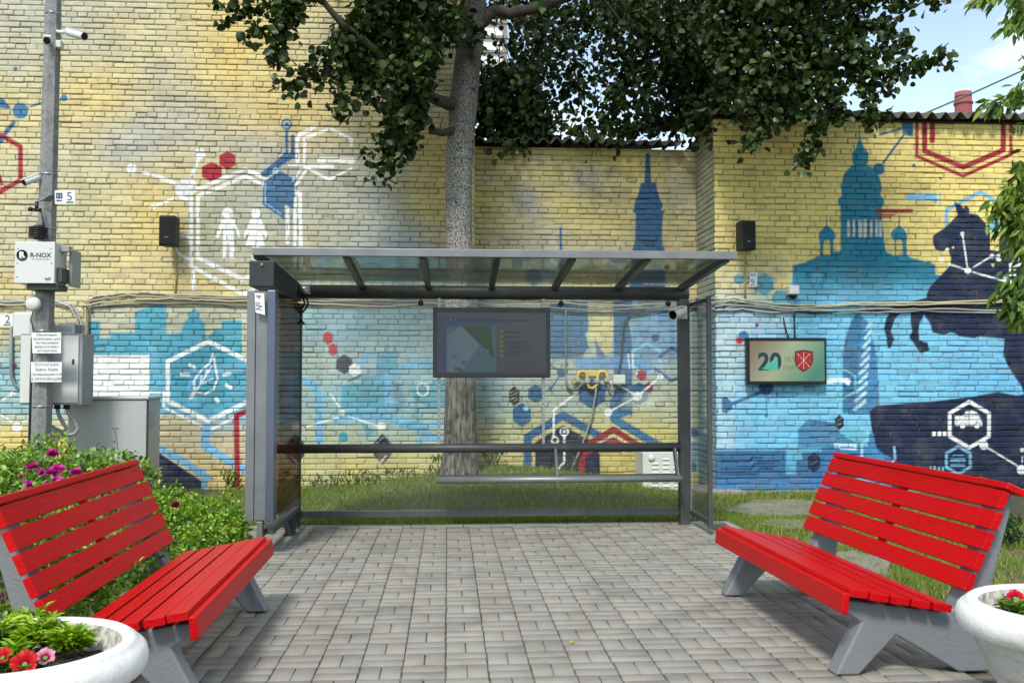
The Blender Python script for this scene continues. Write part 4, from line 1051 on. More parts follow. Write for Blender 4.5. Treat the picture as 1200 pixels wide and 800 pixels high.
# left sprays in front of the tall wall
for pts, r, n in [([(372,-10,10.1),(335,4,10.0),(300,10,9.9),(254,13,9.8)], .055, 190), ([(355,-5,10.0),(322,30,9.9),(288,41,9.9)], .06, 150), ([(345,10,10),(324,50,9.9),(325,76,9.9)], .055, 120),
                  ([(440,8,10.5),(402,48,10.3),(368,82,10.2),(334,104,10.1)], .08, 330), ([(405,50,10.4),(394,95,10.3),(403,136,10.3)], .07, 170), ([(420,70,10.5),(430,110,10.5),(428,122,10.5)], .07, 120),
                  ([(478,110,10.9),(462,165,10.8),(449,208,10.8)], .075, 230), ([(494,110,11),(480,150,10.9),(474,182,10.9)], .07, 190), ([(452,150,10.8),(446,172,10.7)], .05, 40), ([(437,178,10.7),(430,184,10.7)], .03, 14),
                  ([(524,20,11.1),(528,60,11.1)], .05, 40), ([(548,10,11.2),(556,70,11.3)], .05, 40)]:
    twig(pts, r, n)
mass = [(392,36),(418,8),(440,-20),(540,-30),(540,20),(512,60),(500,95),(492,140),(476,160),(464,170),(458,140),(448,112),(425,86),(402,70)]
for p in poly_pts(mass, 150, 10.3, 11.3, gl): spray_leaves(p, 24, .065)
for p in poly_pts([(330,-60),(420,-140),(560,-140),(545,-30),(440,-30)], 90, 10.0, 11.6, gl): spray_leaves(p, 26, .11)
# behind the trunk, over the low wall: mostly against the sky
for p in poly_pts([(556,60),(575,-10),(850,-10),(845,120),(835,150),(810,165),(560,165)], 270, 11.9, 14.5, gl): spray_leaves(p, 23, .11)
for p in poly_pts([(610,-5),(860,-10),(850,40),(740,30)], 45, 11.2, 13, gl): spray_leaves(p, 34, .12)
for p in poly_pts([(556,95),(620,85),(640,165),(556,168)], 80, 12.3, 14, gl): spray_leaves(p, 28, .11)
for p in poly_pts([(780,60),(850,10),(850,150),(800,160)], 90, 11.6, 13, gl): spray_leaves(p, 28, .10)
# right part, hanging in front of the right block
for p in poly_pts([(830,-20),(1015,-30),(1010,30),(985,95),(960,118),(935,126),(900,135),(850,130)], 230, 10.1, 11.4, gl): spray_leaves(p, 23, .075)
for pts, r, n in [([(890,60,10.3),(886,120,10.2),(880,172,10.2)], .07, 210), ([(895,100,10.3),(902,130,10.2),(896,150,10.2)], .07, 100), ([(966,60,10.2),(962,120,10.1),(955,160,10.1),(938,192,10.1)], .06, 250), ([(975,100,10.2),(985,135,10.2)], .07, 110),
                  ([(1000,90,10.2),(1018,120,10.1),(1022,150,10.1)], .05, 90), ([(990,70,10.2),(1045,85,10),(1085,72,9.9),(1110,62,9.9)], .06, 200), ([(985,60,10.2),(1030,100,10.1),(1042,110,10.1)], .06, 120), ([(990,20,10.2),(1035,32,10.1),(1064,52,10)], .06, 170),
                  ([(1020,-20,10.1),(1070,-8,10),(1108,4,9.9)], .055, 120), ([(1000,-10,10.2),(1050,5,10.1),(1064,8,10.1)], .06, 120), ([(985,40,10.2),(1015,60,10.1),(1050,60,10.1)], .06, 120), ([(1030,130,10.1),(1040,136,10.1)], .04, 24)]:
    twig(pts, r, n)
for k in range(34):
    x = gl.uniform(570, 1000); y = gl.uniform(-10, 60); Yd = gl.uniform(11.9, 13.6) if x < 840 else gl.uniform(10.1, 10.8)
    twig([(x, y, Yd), (x + gl.normal(0, 10), y + 30, Yd), (x + gl.normal(0, 16), min(y + gl.uniform(50, 100), 150), Yd)], .07, 30, .003)
# the crown above the picture
for p in poly_pts([(300,-60),(360,-330),(560,-480),(800,-400),(1060,-200),(1080,-40),(820,-30),(560,-40)], 200, 9.6, 13.2, gl): spray_leaves(p, 24, .2)
LPa = np.concatenate(LP); _x, _y = to_px(LPa)
LPa = LPa[~((_x > 566) & (_x < 600) & (_y > 22) & (_y < 74) & (gl.random(len(LPa)) < .8))]; n = len(LPa)
D = np.stack([gl.normal(0, .6, n), gl.normal(0, .6, n), -np.abs(gl.normal(.45, .5, n))], 1)
Nn = np.stack([gl.normal(0, .5, n), gl.normal(-.35, .5, n), gl.normal(.6, .5, n)], 1)
pal = lin(np.array([[36, 52, 17], [42, 60, 20], [48, 68, 24], [60, 80, 32], [30, 44, 15], [76, 96, 48]]))
c = pal[gl.choice(6, n, p=[.24, .24, .2, .14, .12, .06])] * gl.normal(1, .12, (n, 1)).clip(.6, 1.4)
sz = gl.uniform(.058, .104, n)
link_mesh("crown", leaves_mesh("crown", LPa, D, Nn, sz, sz * gl.uniform(.9, 1.1, n), c, .18, True), leaf_mat("poplar_leaf", .2, .42), tr)
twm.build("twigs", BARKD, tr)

# ------------------------------------------------------------------ the narrow-leaved tree at the right edge
t2p = W(1292, 600, 7.6)
t2 = thing("maple_tree", "narrow-leaved green tree at the right edge, branches reaching in front of the horseman", "tree", (t2p.x, 7.6, 0))
MB().tube([(t2p.x, 7.6, -.05), (t2p.x + .03, 7.6, 1), (t2p.x - .02, 7.62, 2.2), (t2p.x + .05, 7.6, 3.4), (t2p.x + .1, 7.6, 4.8)], [.14, .11, .1, .08, .04], 14).build("trunk", BARK, t2)
g2 = np.random.default_rng(8); t2P, t2D, t2S = [], [], []
tb = MB()
def tw2(pts, n, r, drop=.6):
    P = [W(*p) for p in pts]
    tb.tube([Vector((t2p.x, 7.6, P[0].z + .2))] + P, [.02, .012] + [.004] * (len(P) - 1), 5)
    for a, b in zip(P[:-1], P[1:]):
        k = max(2, int(n * 1.7) // (len(P) - 1)); t = g2.uniform(0, 1, (k, 1))
        t2P.append(np.array(a)[None] * (1 - t) + np.array(b)[None] * t + g2.normal(0, r, (k, 3)))
        d = np.array(b - a); d /= np.linalg.norm(d)
        t2D.append(d[None] * .5 + g2.normal(0, .45, (k, 3)) + np.array([[0, 0, -drop]]))
for a in [([(1240,-20,7.6),(1200,0,7.5),(1188,18,7.5)], 46, .05), ([(1240,10,7.6),(1206,25,7.5),(1180,34,7.5)], 30, .035), ([(1200,-14,7.5),(1160,-6,7.4),(1146,0,7.4)], 30, .03), ([(1250,110,7.6),(1200,116,7.5),(1170,120,7.5),(1156,124,7.5)], 40, .03), ([(1240,95,7.6),(1200,100,7.5),(1186,112,7.5)], 30, .03),
          ([(1240,180,7.6),(1205,190,7.5),(1194,205,7.5)], 40, .05), ([(1240,215,7.6),(1200,222,7.5),(1180,232,7.5),(1168,246,7.5)], 80, .05), ([(1240,232,7.6),(1200,244,7.5),(1182,262,7.5)], 90, .06), ([(1240,250,7.6),(1206,270,7.5),(1194,292,7.5)], 90, .06), ([(1240,318,7.6),(1200,326,7.5),(1178,340,7.5)], 80, .05), ([(1240,330,7.6),(1202,348,7.5),(1190,366,7.5)], 100, .06), ([(1250,280,7.6),(1222,300,7.5),(1210,330,7.5)], 60, .06), ([(1250,60,7.6),(1230,80,7.5)], 40, .06), ([(1260,150,7.6),(1225,160,7.5)], 40, .06)]:
    tw2(*a)
for k in range(60):
    p = np.array([t2p.x + g2.normal(.2, .5), 7.6 + g2.normal(0, .5), g2.uniform(3.0, 5.6)])
    if to_px(p[None])[0][0] < 1215: continue
    t2P.append(p[None] + g2.normal(0, .12, (18, 3))); t2D.append(g2.normal(0, .5, (18, 3)) + np.array([[0, 0, -.6]]))
t2P = np.concatenate(t2P); t2D = np.concatenate(t2D); n = len(t2P)
pal = lin(np.array([[92, 120, 40], [112, 140, 48], [78, 106, 40], [60, 88, 38], [132, 154, 60]]))
c = pal[g2.integers(0, 5, n)] * g2.normal(1, .1, (n, 1))
link_mesh("crown", leaves_mesh("crown", t2P, t2D, np.stack([g2.normal(0, .4, n), g2.normal(-.6, .4, n), g2.normal(.4, .5, n)], 1), g2.uniform(.09, .16, n), g2.uniform(.028, .046, n), c), leaf_mat("maple_leaf", .35, .45), t2)
tb.build("branch", BARK, t2)
# ------------------------------------------------------------------ the shelter
MET = pm("shelter_paint", (74, 76, 78), 0.45, 0.35, 0.08, 5, 0.05, 120, dirt=(120, 116, 106), dscale=4, damt=.25)
METL = pm("shelter_profile", (128, 130, 132), 0.42, 0.45, 0.08, 5, 0.05, 120, dirt=(84, 80, 74), dscale=4, damt=.3)
METB = pm("shelter_strip", (96, 104, 122), 0.35, 0.5, 0.06)
DARK = pm("dark_box", (46, 48, 50), 0.5, 0.2, .1)
GLR = glass_mat("roof_glass", (.94, .98, .95), .08, (150, 160, 142), .8, .05)
GLB = glass_mat("back_glass", (.95, .97, .96), .025, (170, 178, 176), .6)
GLT = glass_mat("tinted_glass", (.62, .43, .37), .08, (120, 74, 54), .5)
YP = 9.1                                       # depth of the rear posts
YF = 7.74                                      # depth of the roof's front rail
XL, XRp = W(347, 400, YP).x, W(801, 400, YP).x
sh = thing("bus_shelter", "grey metal and glass bus shelter standing on the far edge of the paving", "bus shelter", (0.4, YP, 0))
fL, fR = W(296, 289, YF), W(862, 296.5, YF)
zf = (fL.z + fR.z) / 2
MB().box((fL.x, YF - .03, zf - .064), (fR.x, YF + .03, zf)).build("front_rail", METL, sh, bevel=.004)
bz = W(575, 343, YP).z
bx0, bx1 = W(340, 343, YP).x, W(806, 347, YP).x
MB().tube([(bx0, YP, bz), (bx1, YP, bz)], .066, 24).build("roof_beam", MET, sh)
raf = [((300, 294), (347, 334)), ((405, 296), (424, 339)), ((495, 297), (502, 339)), ((583, 299), (576, 340)), ((672, 300), (650, 341)), ((760, 301), (724, 344)), ((852, 302), (798, 350))]
fx, bxs = [], []
for (a, b) in raf:
    A = W(a[0], a[1], YF + .02); B = W(b[0], b[1], YP - .03)
    A = Vector((A.x, YF + .03, zf - .05)); B = Vector((B.x, YP + .02, bz + .045))
    fx.append(A); bxs.append(B)
    MB().bar(A, B, .05, .06).build("rafter", MET, sh, bevel=.004)
for k in range(6):
    A0, A1, B0, B1 = fx[k], fx[k+1], bxs[k], bxs[k+1]
    up = Vector((0, 0, .037)); th = Vector((0, 0, .007))
    i = Vector((.004, 0, 0))
    MB().hexa([A0 + i + up, A1 - i + up, B1 - i + up, B0 + i + up], [A0 + i + up + th, A1 - i + up + th, B1 - i + up + th, B0 + i + up + th]).build("roof_pane", GLR, sh)
# right post and wing
pz = bz - .05
MB().box((XRp - .052, YP - .05, -.02), (XRp + .042, YP + .05, pz)).build("post", MET, sh, bevel=.006)
MB().box((XRp + .048, YP - .03, .05), (XRp + .062, YP + .03, pz - .02)).build("post_strip", METL, sh, bevel=.002)
wy = 8.42; wx = XRp + .062
wz0, wz1 = .115, 2.12
w = MB()
w.bar((wx, YP - .05, wz0), (wx, wy, wz0), .035, .05)
w.build("wing_rail", MET, sh, bevel=.004)
MB().box((wx - .02, wy - .018, .06), (wx + .02, wy + .018, wz1 + .02)).build("wing_post", MET, sh, bevel=.004)
MB().bar((wx, YP - .05, wz1 - .01), (wx, wy + .018, wz1 - .01), .03, .035).build("wing_rail", MET, sh, bevel=.003)
MB().box((wx - .004, wy + .02, wz0 + .03), (wx + .004, YP - .052, wz1 - .03)).build("wing_pane", GLB, sh)
# rails, glazing at the back
rz = W(575, 524.5, YP).z
MB().tube([(W(322, 526, YP).x, YP - .02, rz), (XRp - .05, YP - .02, rz)], .043, 20).build("hand_rail", MET, sh)
kz = W(575, 601, YP).z
MB().box((W(350, 600, YP).x, YP - .02, kz - .03), (XRp - .055, YP + .02, kz + .035)).build("kick_rail", MET, sh, bevel=.003)
gx0, gxm, gx1 = W(352, 400, YP).x, W(511.5, 400, YP).x, XRp - .056
for a, b in ((gx0, gxm - .003), (gxm + .003, gx1)):
    MB().box((a, YP + .030, kz + .037), (b, YP + .038, bz - .07)).build("back_pane", GLB, sh)
# perch seat: two tubes joined by a plate, on triangular brackets
sz_ = .46
sx0, sx1 = W(512, 560, YP - .15).x, W(796, 560, YP - .15).x
MB().tube([(sx0, 8.86, sz_), (sx1, 8.86, sz_)], .03, 16).build("seat_tube", METL, sh)
MB().tube([(sx0, 9.03, sz_ + .008), (sx1, 9.03, sz_ + .008)], .024, 16).build("seat_tube", MET, sh)
MB().box((sx0, 8.88, sz_ + .012), (sx1, 9.02, sz_ + .022)).build("seat_plate", METL, sh, bevel=.002)
for px_ in (651, 791):
    X = W(px_, 540, YP - .1).x
    b = MB(); b.prism([(X - .012, 9.06, rz), (X - .012, 9.0, rz), (X - .012, 8.83, sz_ - .02), (X - .012, 8.90, sz_ - .03)], (.024, 0, 0))
    b.build("bracket", MET, sh)
# left side: lit-panel frame, tinted sheet, header box
x0, x1 = W(288, 480, 7.66).x, W(321.5, 480, 7.66).x
zt, zb = W(305, 340, 7.66).z, W(305, 611, 7.66).z
wd = x1 - x0
MB().box((x0, 7.66, zb), (x0 + wd*.30, 7.80, zt)).build("side_profile", METL, sh, bevel=.004)
MB().box((x0 + wd*.72, 7.66, zb), (x1, 7.80, zt)).build("side_profile", METB, sh, bevel=.004)
MB().box((x0 + wd*.305, 7.675, zb + .01), (x0 + wd*.715, 7.79, zt - .005)).build("side_channel", METL, sh, bevel=.002)
MB().box((x0 + .03, YP - .1, .02), (x1, YP - .02, zt)).build("side_profile", DARK, sh, bevel=.004)
MB().box((x1 - .014, 7.80, zb + .03), (x1 - .004, YP - .1, zt)).build("side_pane", GLT, sh)
f = MB(); f.bar((x0 + wd*.5, 7.7, .17), (x0 + wd*.5, YP - .06, .14), .05, .05); f.bar((x1 - .03, 7.72, .19), (x1 - .03, YP - .1, .19), .05, .05)
f.build("base_rail", MET, sh, bevel=.004)
MB().box((x0 + wd*.40, 7.68, -.02), (x0 + wd*.60, 7.76, zb - .002)).build("foot", METL, sh, bevel=.004)
MB().box((x1 - .07, 8.62, -.02), (x1 + .005, 8.76, .165)).build("foot", DARK, sh, bevel=.004)
hz0, hz1 = W(305, 335.5, 7.64).z, W(305, 305.5, 7.64).z
xa, xb = W(292, 320, 7.64).x, W(321, 320, 7.64).x
hb = MB(); hb.prism([(xa, 7.64, hz0), (xa, 7.64, hz1), (xa, YP - .02, bz + .06), (xa, YP - .02, bz - .1)], (xb - xa, 0, 0)); hb.build("header_box", DARK, sh, bevel=.005)
MB().tube([(xa + .1, 7.638, hz1 - .03), (xa + .1, 7.625, hz1 - .03)], .012, 12).build("bolt", METL, sh)
MB().tube([(xb, YP - .2, bz), (xb + .11, YP - .2, bz)], .04, 16).build("collar", pm("bare_steel", (170, 172, 174), .3, .9), sh)
# slim silver masts that carry the display
for px_ in (514.3, 636.8):
    X = W(px_, 480, YP - .03).x
    MB().box((X - .014, YP - .035, rz + .03), (X + .014, YP - .008, bz - .04)).build("mast", pm("silver_mast", (172, 174, 174), .4, .6), sh, bevel=.002)
# little black lamps under the beam
def lamp(x, y, lab):
    p = W(x, y, YP)
    t = thing("spot_lamp", lab, "lamp", (p.x, YP, p.z), "spot lamps under the shelter beam")
    MB().tube([(p.x, YP, bz - .064), (p.x, YP, p.z + .02)], .006, 8).build("stem", DARK, t)
    MB().ball((p.x, YP - .005, p.z), .027, 14).build("lamp_head", DARK, t)
lamp(493, 355, "small black lamp under the roof beam, just left of the big display")
lamp(657.5, 356, "small black lamp under the roof beam, just right of the big display")
lamp(783, 356, "small black lamp under the roof beam, beside the camera on the right post")

# display in the shelter
d0, d1 = W(507.5, 360, YP - .1), W(645, 442.5, YP - .1)
dp = thing("display_screen", "large dim display with a map slide hung on masts inside the shelter", "screen", ((d0.x + d1.x)/2, YP - .1, d1.z))
yb, yf = YP - .04, YP - .115
MB().box((d0.x, yf, d1.z), (d1.x, yb, d0.z)).build("casing", pm("display_casing", (52, 52, 54), .35, 0, .08), dp, bevel=.006)
s0, s1 = W(512.3, 366, YP - .117), W(640, 437.5, YP - .117)
def quad(mb, x0, z0, x1, z1, y): mb.flat([(x0, y, z0), (x1, y, z0), (x1, y, z1), (x0, y, z1)])
m = MB(); quad(m, s0.x, s1.z, s1.x, s0.z, yf - .002)
scr = m.build("screen", pm("screen_face", (54, 54, 62), .12, 0, .10, 2.0, emit=.05), dp)
def mark(poly_px, rgb, lift, Y=YP - .117, parent=scr, name="slide_mark", emit=.10, mat=None):
    m = MB(); m.flat([tuple(W(x, y, Y) + Vector((0, -lift, 0))) for x, y in poly_px][::-1])
    return m.build(name, mat or pm("ink_%d_%d_%d" % tuple(rgb), rgb, .25, 0, .05, emit=emit), parent)
mark([(513,371),(581,371),(581,437),(513,437)], (52,60,84), .001)
pic = mark([(523,382),(581,381),(582,436),(523,436)], (62,84,94), .002, name="map_picture")
mark([(541,382),(575,382),(579,420),(564,404)], (34,62,40), .003, parent=pic, name="map_patch"); mark([(524,392),(542,382),(562,404),(540,436),(524,436)], (88,100,112), .0026, parent=pic, name="map_patch")
for k in range(9):
    q = rnd.uniform(526, 570), rnd.uniform(406, 432); mark([q, (q[0]+rnd.uniform(4,9), q[1]+1), (q[0]+rnd.uniform(3,8), q[1]+rnd.uniform(3,5)), (q[0], q[1]+4)], rnd.choice([(50,74,60),(72,86,104),(96,104,112)]), .0034 + k*.0001, parent=pic, name="map_patch")
lg = mark([(525,372),(531,372),(531,378),(525,378)], (34,40,110), .002, name="slide_logo"); mark([(527,373.4),(529.4,373.4),(529.4,376.4),(527,376.4)], (90,96,130), .003, parent=lg, name="slide_logo_eye")
mark([(537,373.6),(617,374.6),(617,376.2),(537,375.6)], (40,42,88), .002, name="slide_heading")
mark([(624.5,372.5),(631,372.5),(631,377),(627.8,379.4),(624.5,377)], (104,40,44), .002, name="slide_crest")
bl_, tl_ = MB(), MB()
for k in range(6):
    y = 387.5 + k * 5.6
    bl_.flat([tuple(W(a, b, YP - .117) + Vector((0, -.002, 0))) for a, b in [(586,y+2.6),(589.6,y+2.6),(589.6,y),(586,y)]])
    for r in range(1 if k < 2 else 2):
        if k == 5 and r: continue
        w_ = (20, 15, 26, 34, 30, 17)[k] - 6 * r
        tl_.flat([tuple(W(a, b, YP - .117) + Vector((0, -.002, 0))) for a, b in [(592,y+1.9+2.4*r),(592+w_,y+2.1+2.4*r),(592+w_,y+1.1+2.4*r),(592,y+.9+2.4*r)]])
bl_.build("bullet_mark", pm("bullet_ink", (112, 100, 48), .3, emit=.1), scr); tl_.build("text_line", pm("text_ink", (44, 46, 70), .3, emit=.1), scr)
MB().box((W(627,440,YP).x, yf - .003, W(627,441,YP-.117).z), (W(629,440,YP).x, yf - .0005, W(629,439.6,YP-.117).z)).build("brand_dot", DARK, dp)

# ------------------------------------------------------------------ wall display
def wy_(y): return YR - y
D0, D1 = W(874.5, 395.5, YR - .12), W(969, 450, YR - .12)
tv = thing("wall_display", "lit wall display showing a big number and a red crest, on the blue brick", "screen", ((D0.x + D1.x)/2, YR, D1.z))
MB().box((D0.x, YR - .12, D1.z), (D1.x, YR - .05, D0.z)).build("casing", pm("tv_black", (14, 14, 16), .3, 0, .05), tv, bevel=.005)
MB().box((D0.x + .3, YR - .05, D1.z + .15), (D1.x - .3, YR - .004, D0.z - .12)).build("wall_mount", DARK, tv)
YD = YR - .122
def tv_face():
    m = bpy.data.materials.new("lit_screen"); m.use_nodes = True
    N, L = m.node_tree.nodes, m.node_tree.links; b = N["Principled BSDF"]
    tc = N.new("ShaderNodeTexCoord"); sp = N.new("ShaderNodeSeparateXYZ"); L.new(tc.outputs["Generated"], sp.inputs[0])
    r = N.new("ShaderNodeValToRGB"); e = r.color_ramp.elements; e[0].color = (*lin((128, 112, 92)), 1); e[1].color = (*lin((52, 132, 106)), 1)
    q = r.color_ramp.elements.new(.45); q.color = (*lin((162, 178, 140)), 1)
    ad = N.new("ShaderNodeMath"); ad.operation = 'MULTIPLY_ADD'; ad.inputs[1].default_value = -.35; L.new(sp.outputs["Z"], ad.inputs[0]); 
    L.new(sp.outputs["X"], ad.inputs[2]); a2 = N.new("ShaderNodeMath"); a2.operation = 'ADD'; a2.inputs[1].default_value = .2; L.new(ad.outputs[0], a2.inputs[0]); L.new(a2.outputs[0], r.inputs["Fac"])
    b.inputs["Base Color"].default_value = (.02, .02, .02, 1); b.inputs["Roughness"].default_value = .15
    L.new(r.outputs["Color"], b.inputs["Emission Color"]); b.inputs["Emission Strength"].default_value = .62
    return m
t0, t1 = W(878.5, 399.5, YD), W(966.5, 446.5, YD)
m = MB(); quad(m, t0.x, t1.z, t1.x, t0.z, YD); tvs = m.build("screen", tv_face(), tv)
INKT = pm("tv_ink_dark", (16, 44, 52), .3, 0, .05, emit=.4)
c = W(902, 424.5, YD)
text_mesh("20", .29, "numeral", INKT, tvs, (c.x, YD, c.z), (1, 0, 0), (0, 0, 1), bold=.011)
c = W(899, 430, YD)
m = MB(); m.flat([tuple(W(x, y, YD - .004)) for x, y in [(893,432),(911,418),(912,434),(905,434)]][::-1]); m.build("numeral_shard", pm("tv_ink_teal", (60, 140, 120), .3, emit=.4), tvs)
for tx, x, y in (("ЛЕТ", 925, 421), ("ГМП", 925, 431.5)):
    c = W(x, y, YD); text_mesh(tx, .075, "screen_text", pm("tv_ink_text", (62, 88, 76), .3, emit=.4), tvs, (c.x, YD, c.z), (1, 0, 0), (0, 0, 1), bold=-.0005)
shp = [(931.5,411.5),(936,410.6),(941.5,409.8),(947,410.6),(952.5,411.5),(953,422),(950.5,429),(946,433),(941.5,435.8),(937,433),(932.8,429),(931,422)]
cr = mark(shp, (70,14,16), .003, YD, tvs, "crest", .5)
cx_, cy_ = 941.8, 422.5
cr2 = mark([(cx_+(x-cx_)*.86, cy_+(y-cy_)*.86) for x, y in shp], (120,22,24), .005, YD, cr, "crest_field", .5)
CRW = pm("tv_ink_silver", (206, 196, 186), .3, emit=.5)
cm = MB()
for a, b in [((935,415),(948,429)),((948.5,415),(935.5,429)),((941.8,412.5),(941.8,432))]:
    cm.bar(W(*a, YD - .007), W(*b, YD - .007), .002, .007, (0, 1, 0))
for x, y in [(935,415),(948.5,415),(948,429),(935.5,429)]: cm.ball(W(x, y, YD - .007), .011, 8, .3)
cm.build("crest_tools", CRW, cr2)
cb = MB()
P = [W(918,372,YR-.04), W(921,386,YR-.05), W(924.5,396,YR-.07)]
cb.tube(P, .009, 6); cb.tube([W(930.5,368,YR-.02), W(931.5,396,YR-.06)], .011, 6)
cb.build("power_cable", pm("cable_black", (26, 26, 28), .6), tv)

# ------------------------------------------------------------------ loudspeakers
def speaker(x0, y0, x1, y1, Yw, label, side):
    a, b = W(x0, y0, Yw - .3), W(x1, y1, Yw - .3)
    t = thing("loudspeaker", label, "speaker", ((a.x+b.x)/2, Yw, b.z), "black loudspeakers on the brick walls")
    BK = pm("speaker_black", (24, 24, 26), .55, 0, .1, bump=.1, bscale=200)
    w_ = b.x - a.x
    q = lambda z: [(a.x + w_*(.0), Yw - .30, z), (b.x - w_*(.0), Yw - .30, z), (b.x + (.015 if side > 0 else -.035), Yw - .12, z), (a.x + (.035 if side > 0 else -.015), Yw - .12, z)]
    MB().hexa(q(b.z), q(a.z)).build("cabinet", BK, t, bevel=.018, seg=3)
    m = MB(); m.box((a.x + .016, Yw - .306, b.z + .02), (b.x - .016, Yw - .299, a.z - .02)); g = m.build("grille", pm("speaker_grille", (17, 17, 19), .8, 0, .2, bump=.6, bscale=400), t, bevel=.003)
    MB().box((a.x + w_*.38, Yw - .309, b.z + .1), (a.x + w_*.62, Yw - .3055, b.z + .112)).build("badge", pm("badge_grey", (120, 120, 122), .4, .5), t)
    MB().box(((a.x+b.x)/2 - .03, Yw - .12, (a.z+b.z)/2 - .05), ((a.x+b.x)/2 + .03, Yw - .002, (a.z+b.z)/2 + .05)).build("wall_bracket", BK, t)
    cy = MB().tube([(b.x - w_*.3, Yw - .14, b.z + .01), (b.x - w_*.3, Yw - .03, b.z - .05), (b.x - w_*.3 + .005, Yw - .018, b.z - .35), (b.x - w_*.32, Yw - .018, W(200, 345, Yw).z)], .011, 6)
    cy.build("cable", pm("cable_putty", (176, 160, 112), .7), t)
speaker(186, 252, 204.5, 288, YL, "black loudspeaker on the tall yellow wall beside the white painted figures", 1)
speaker(868.5, 258, 886.5, 293, YR, "black loudspeaker on the right brick block above the wall cables", -1)

# ------------------------------------------------------------------ cables along the walls
CBL = [pm("cable_grey_%d" % k, c, .6, 0, .15, 3) for k, c in enumerate([(170, 164, 140), (150, 148, 136), (186, 176, 138), (120, 118, 112), (160, 170, 172), (34, 36, 44), (70, 74, 84)])]
def run(t, pts, Y, r, mat, nsub=7, sag=.012):
    P = [W(x, y, Y) for x, y in pts]; Q = []
    for a, b in zip(P[:-1], P[1:]):
        for k in range(nsub): Q.append(a.lerp(b, k / nsub) + Vector((0, rnd.uniform(-.004, .004), rnd.uniform(-.5, .5) * sag - sag * math.sin(math.pi * k / nsub) * .4)))
    Q.append(P[-1])
    MB().tube(Q, r, 7).build("cable", mat, t)
p = W(200, 348, YL); cbt = thing("wall_cables", "bundle of cables fixed along the tall left wall from the pole to the shelter", "cables", (p.x, YL, p.z))
for k, pts in enumerate([[(103,352),(112,347),(140,344),(170,342.5),(200,345),(240,346),(300,347.5),(360,349),(420,352),(470,350),(556,352)], [(98,354),(120,350),(150,346),(210,348),(300,350),(380,353),(440,352),(556,355)], [(96,358),(120,354),(160,351),(200,349.5),(250,352),(320,353),(400,357),(450,359),(500,355),(556,358)],
                          [(96,360),(130,357),(170,355),(230,355),(300,358),(350,357),(430,355),(480,357),(556,356)], [(-20,353),(20,353),(60,351),(85,357),(92,368),(98,388),(102,398)], [(-20,357),(30,357),(66,353),(82,359),(90,372),(95,396)], [(-20,355),(20,354),(60,354),(88,362),(98,380),(103,392)], [(100,360),(101,380),(101,410)], [(108,358),(103,364),(103,392)]]):
    run(cbt, pts, YL - .025 - .006 * (k % 3), (.014, .012, .011, .012, .013)[k % 5], CBL[k % 5])
p = W(700, 352, YB); cbb = thing("wall_cables", "cable bundle crossing the low middle wall behind the display", "cables", (p.x, YB, p.z))
for k, pts in enumerate([[(560,352),(620,351),(680,353),(740,351),(800,352),(824,350)], [(560,356),(610,357),(660,355),(720,358),(770,356),(822,353)], [(560,359),(640,360),(690,363),(740,362),(800,358),(824,356)], [(560,361),(620,362),(700,366),(750,365),(822,360)], [(663,362),(663,400),(663,440),(664,452),(670,456)], [(755,364),(738,368),(731,380),(728,420),(724,440)], [(762,366),(736,370)]]):
    run(cbb, pts, YB - .025 - .006 * (k % 3), .011, CBL[(3, 1, 3, 6, 3, 5, 6)[k]])
p = W(1000, 352, YR); cbr = thing("wall_cables", "cables strung across the right block over the cathedral and the horseman", "cables", (p.x, YR, p.z))
for k, pts in enumerate([[(838,350),(860,349),(880,352),(910,356),(960,358),(1010,355),(1100,354),(1240,349)], [(838,354),(860,352),(885,357),(930,361),(1000,357),(1080,357),(1240,352)], [(838,359),(850,357),(880,358),(915,363),(960,364),(1030,362),(1100,362),(1240,364)], [(838,363),(870,362),(900,366),(950,362),(1010,366),(1080,364),(1240,368)], [(838,361),(870,355),(900,360),(950,366),(1060,362),(1240,365)]]):
    run(cbr, pts, YR - .03 - .006 * (k % 3), .012, CBL[(2, 0, 1, 4, 5)[k]])
pk = MB()
for a, b, c, d in ((823, 350, 838, 350), (823, 354, 838, 355), (822, 360, 838, 362)):
    pk.tube([W(a, b, YB - .03), (XC - .03, YB - .06, W(a, b, YB).z), (XC - .03, YR - .01, W(c, d, YR).z), W(c + 2, d, YR - .03)], .011, 7)
pk.build("cable", CBL[1], cbr)

# yellow loops and connectors on the middle wall
p = W(692, 445, YB)
yl = thing("cable_connectors", "yellow painted cable loops with grey couplers on the middle wall", "cable fitting", (p.x, YB, p.z))
yt = MB(); MBx = lambda q: [W(x, y, YB - .05) for x, y in q]
def arc(cx, cy, r, a0, a1, n=9): return [(cx + r * math.cos(R(a0 + (a1-a0)*k/n)), cy - r * 1.1 * math.sin(R(a0 + (a1-a0)*k/n))) for k in range(n + 1)]
yt.tube(MBx([(672,450)] + [(676,446)] + arc(682.5, 441, 5.5, 180, 0) + [(688,448), (690,454), (695,455), (700,450)] + arc(706, 441, 5.5, 180, 0) + [(712,444)]), .021, 8); yt.build("yellow_loop", pm("yellow_paint", (206, 176, 84), .55), yl)
yp = MB(); yp.box(W(676,434,YB-.03), W(708,441,YB-.01)); yp.build("yellow_plate", pm("yellow_paint", (206, 176, 84)), yl, bevel=.01)
for x, y in ((677,445),(688,446),(699,446),(711,445)):
    a = W(x-2.6, y-2.4, YB-.08); b = W(x+2.6, y+2.6, YB-.02); MB().box((a.x, YB-.085, b.z), (b.x, YB-.02, a.z)).build("coupler", pm("coupler_grey", (156, 152, 142), .5), yl, bevel=.006)
MB().tube([tuple(v) for v in MBx([(663,440),(664,452),(668,456),(676,456),(684,448)])], .011, 7).build("cable", CBL[3], yl)
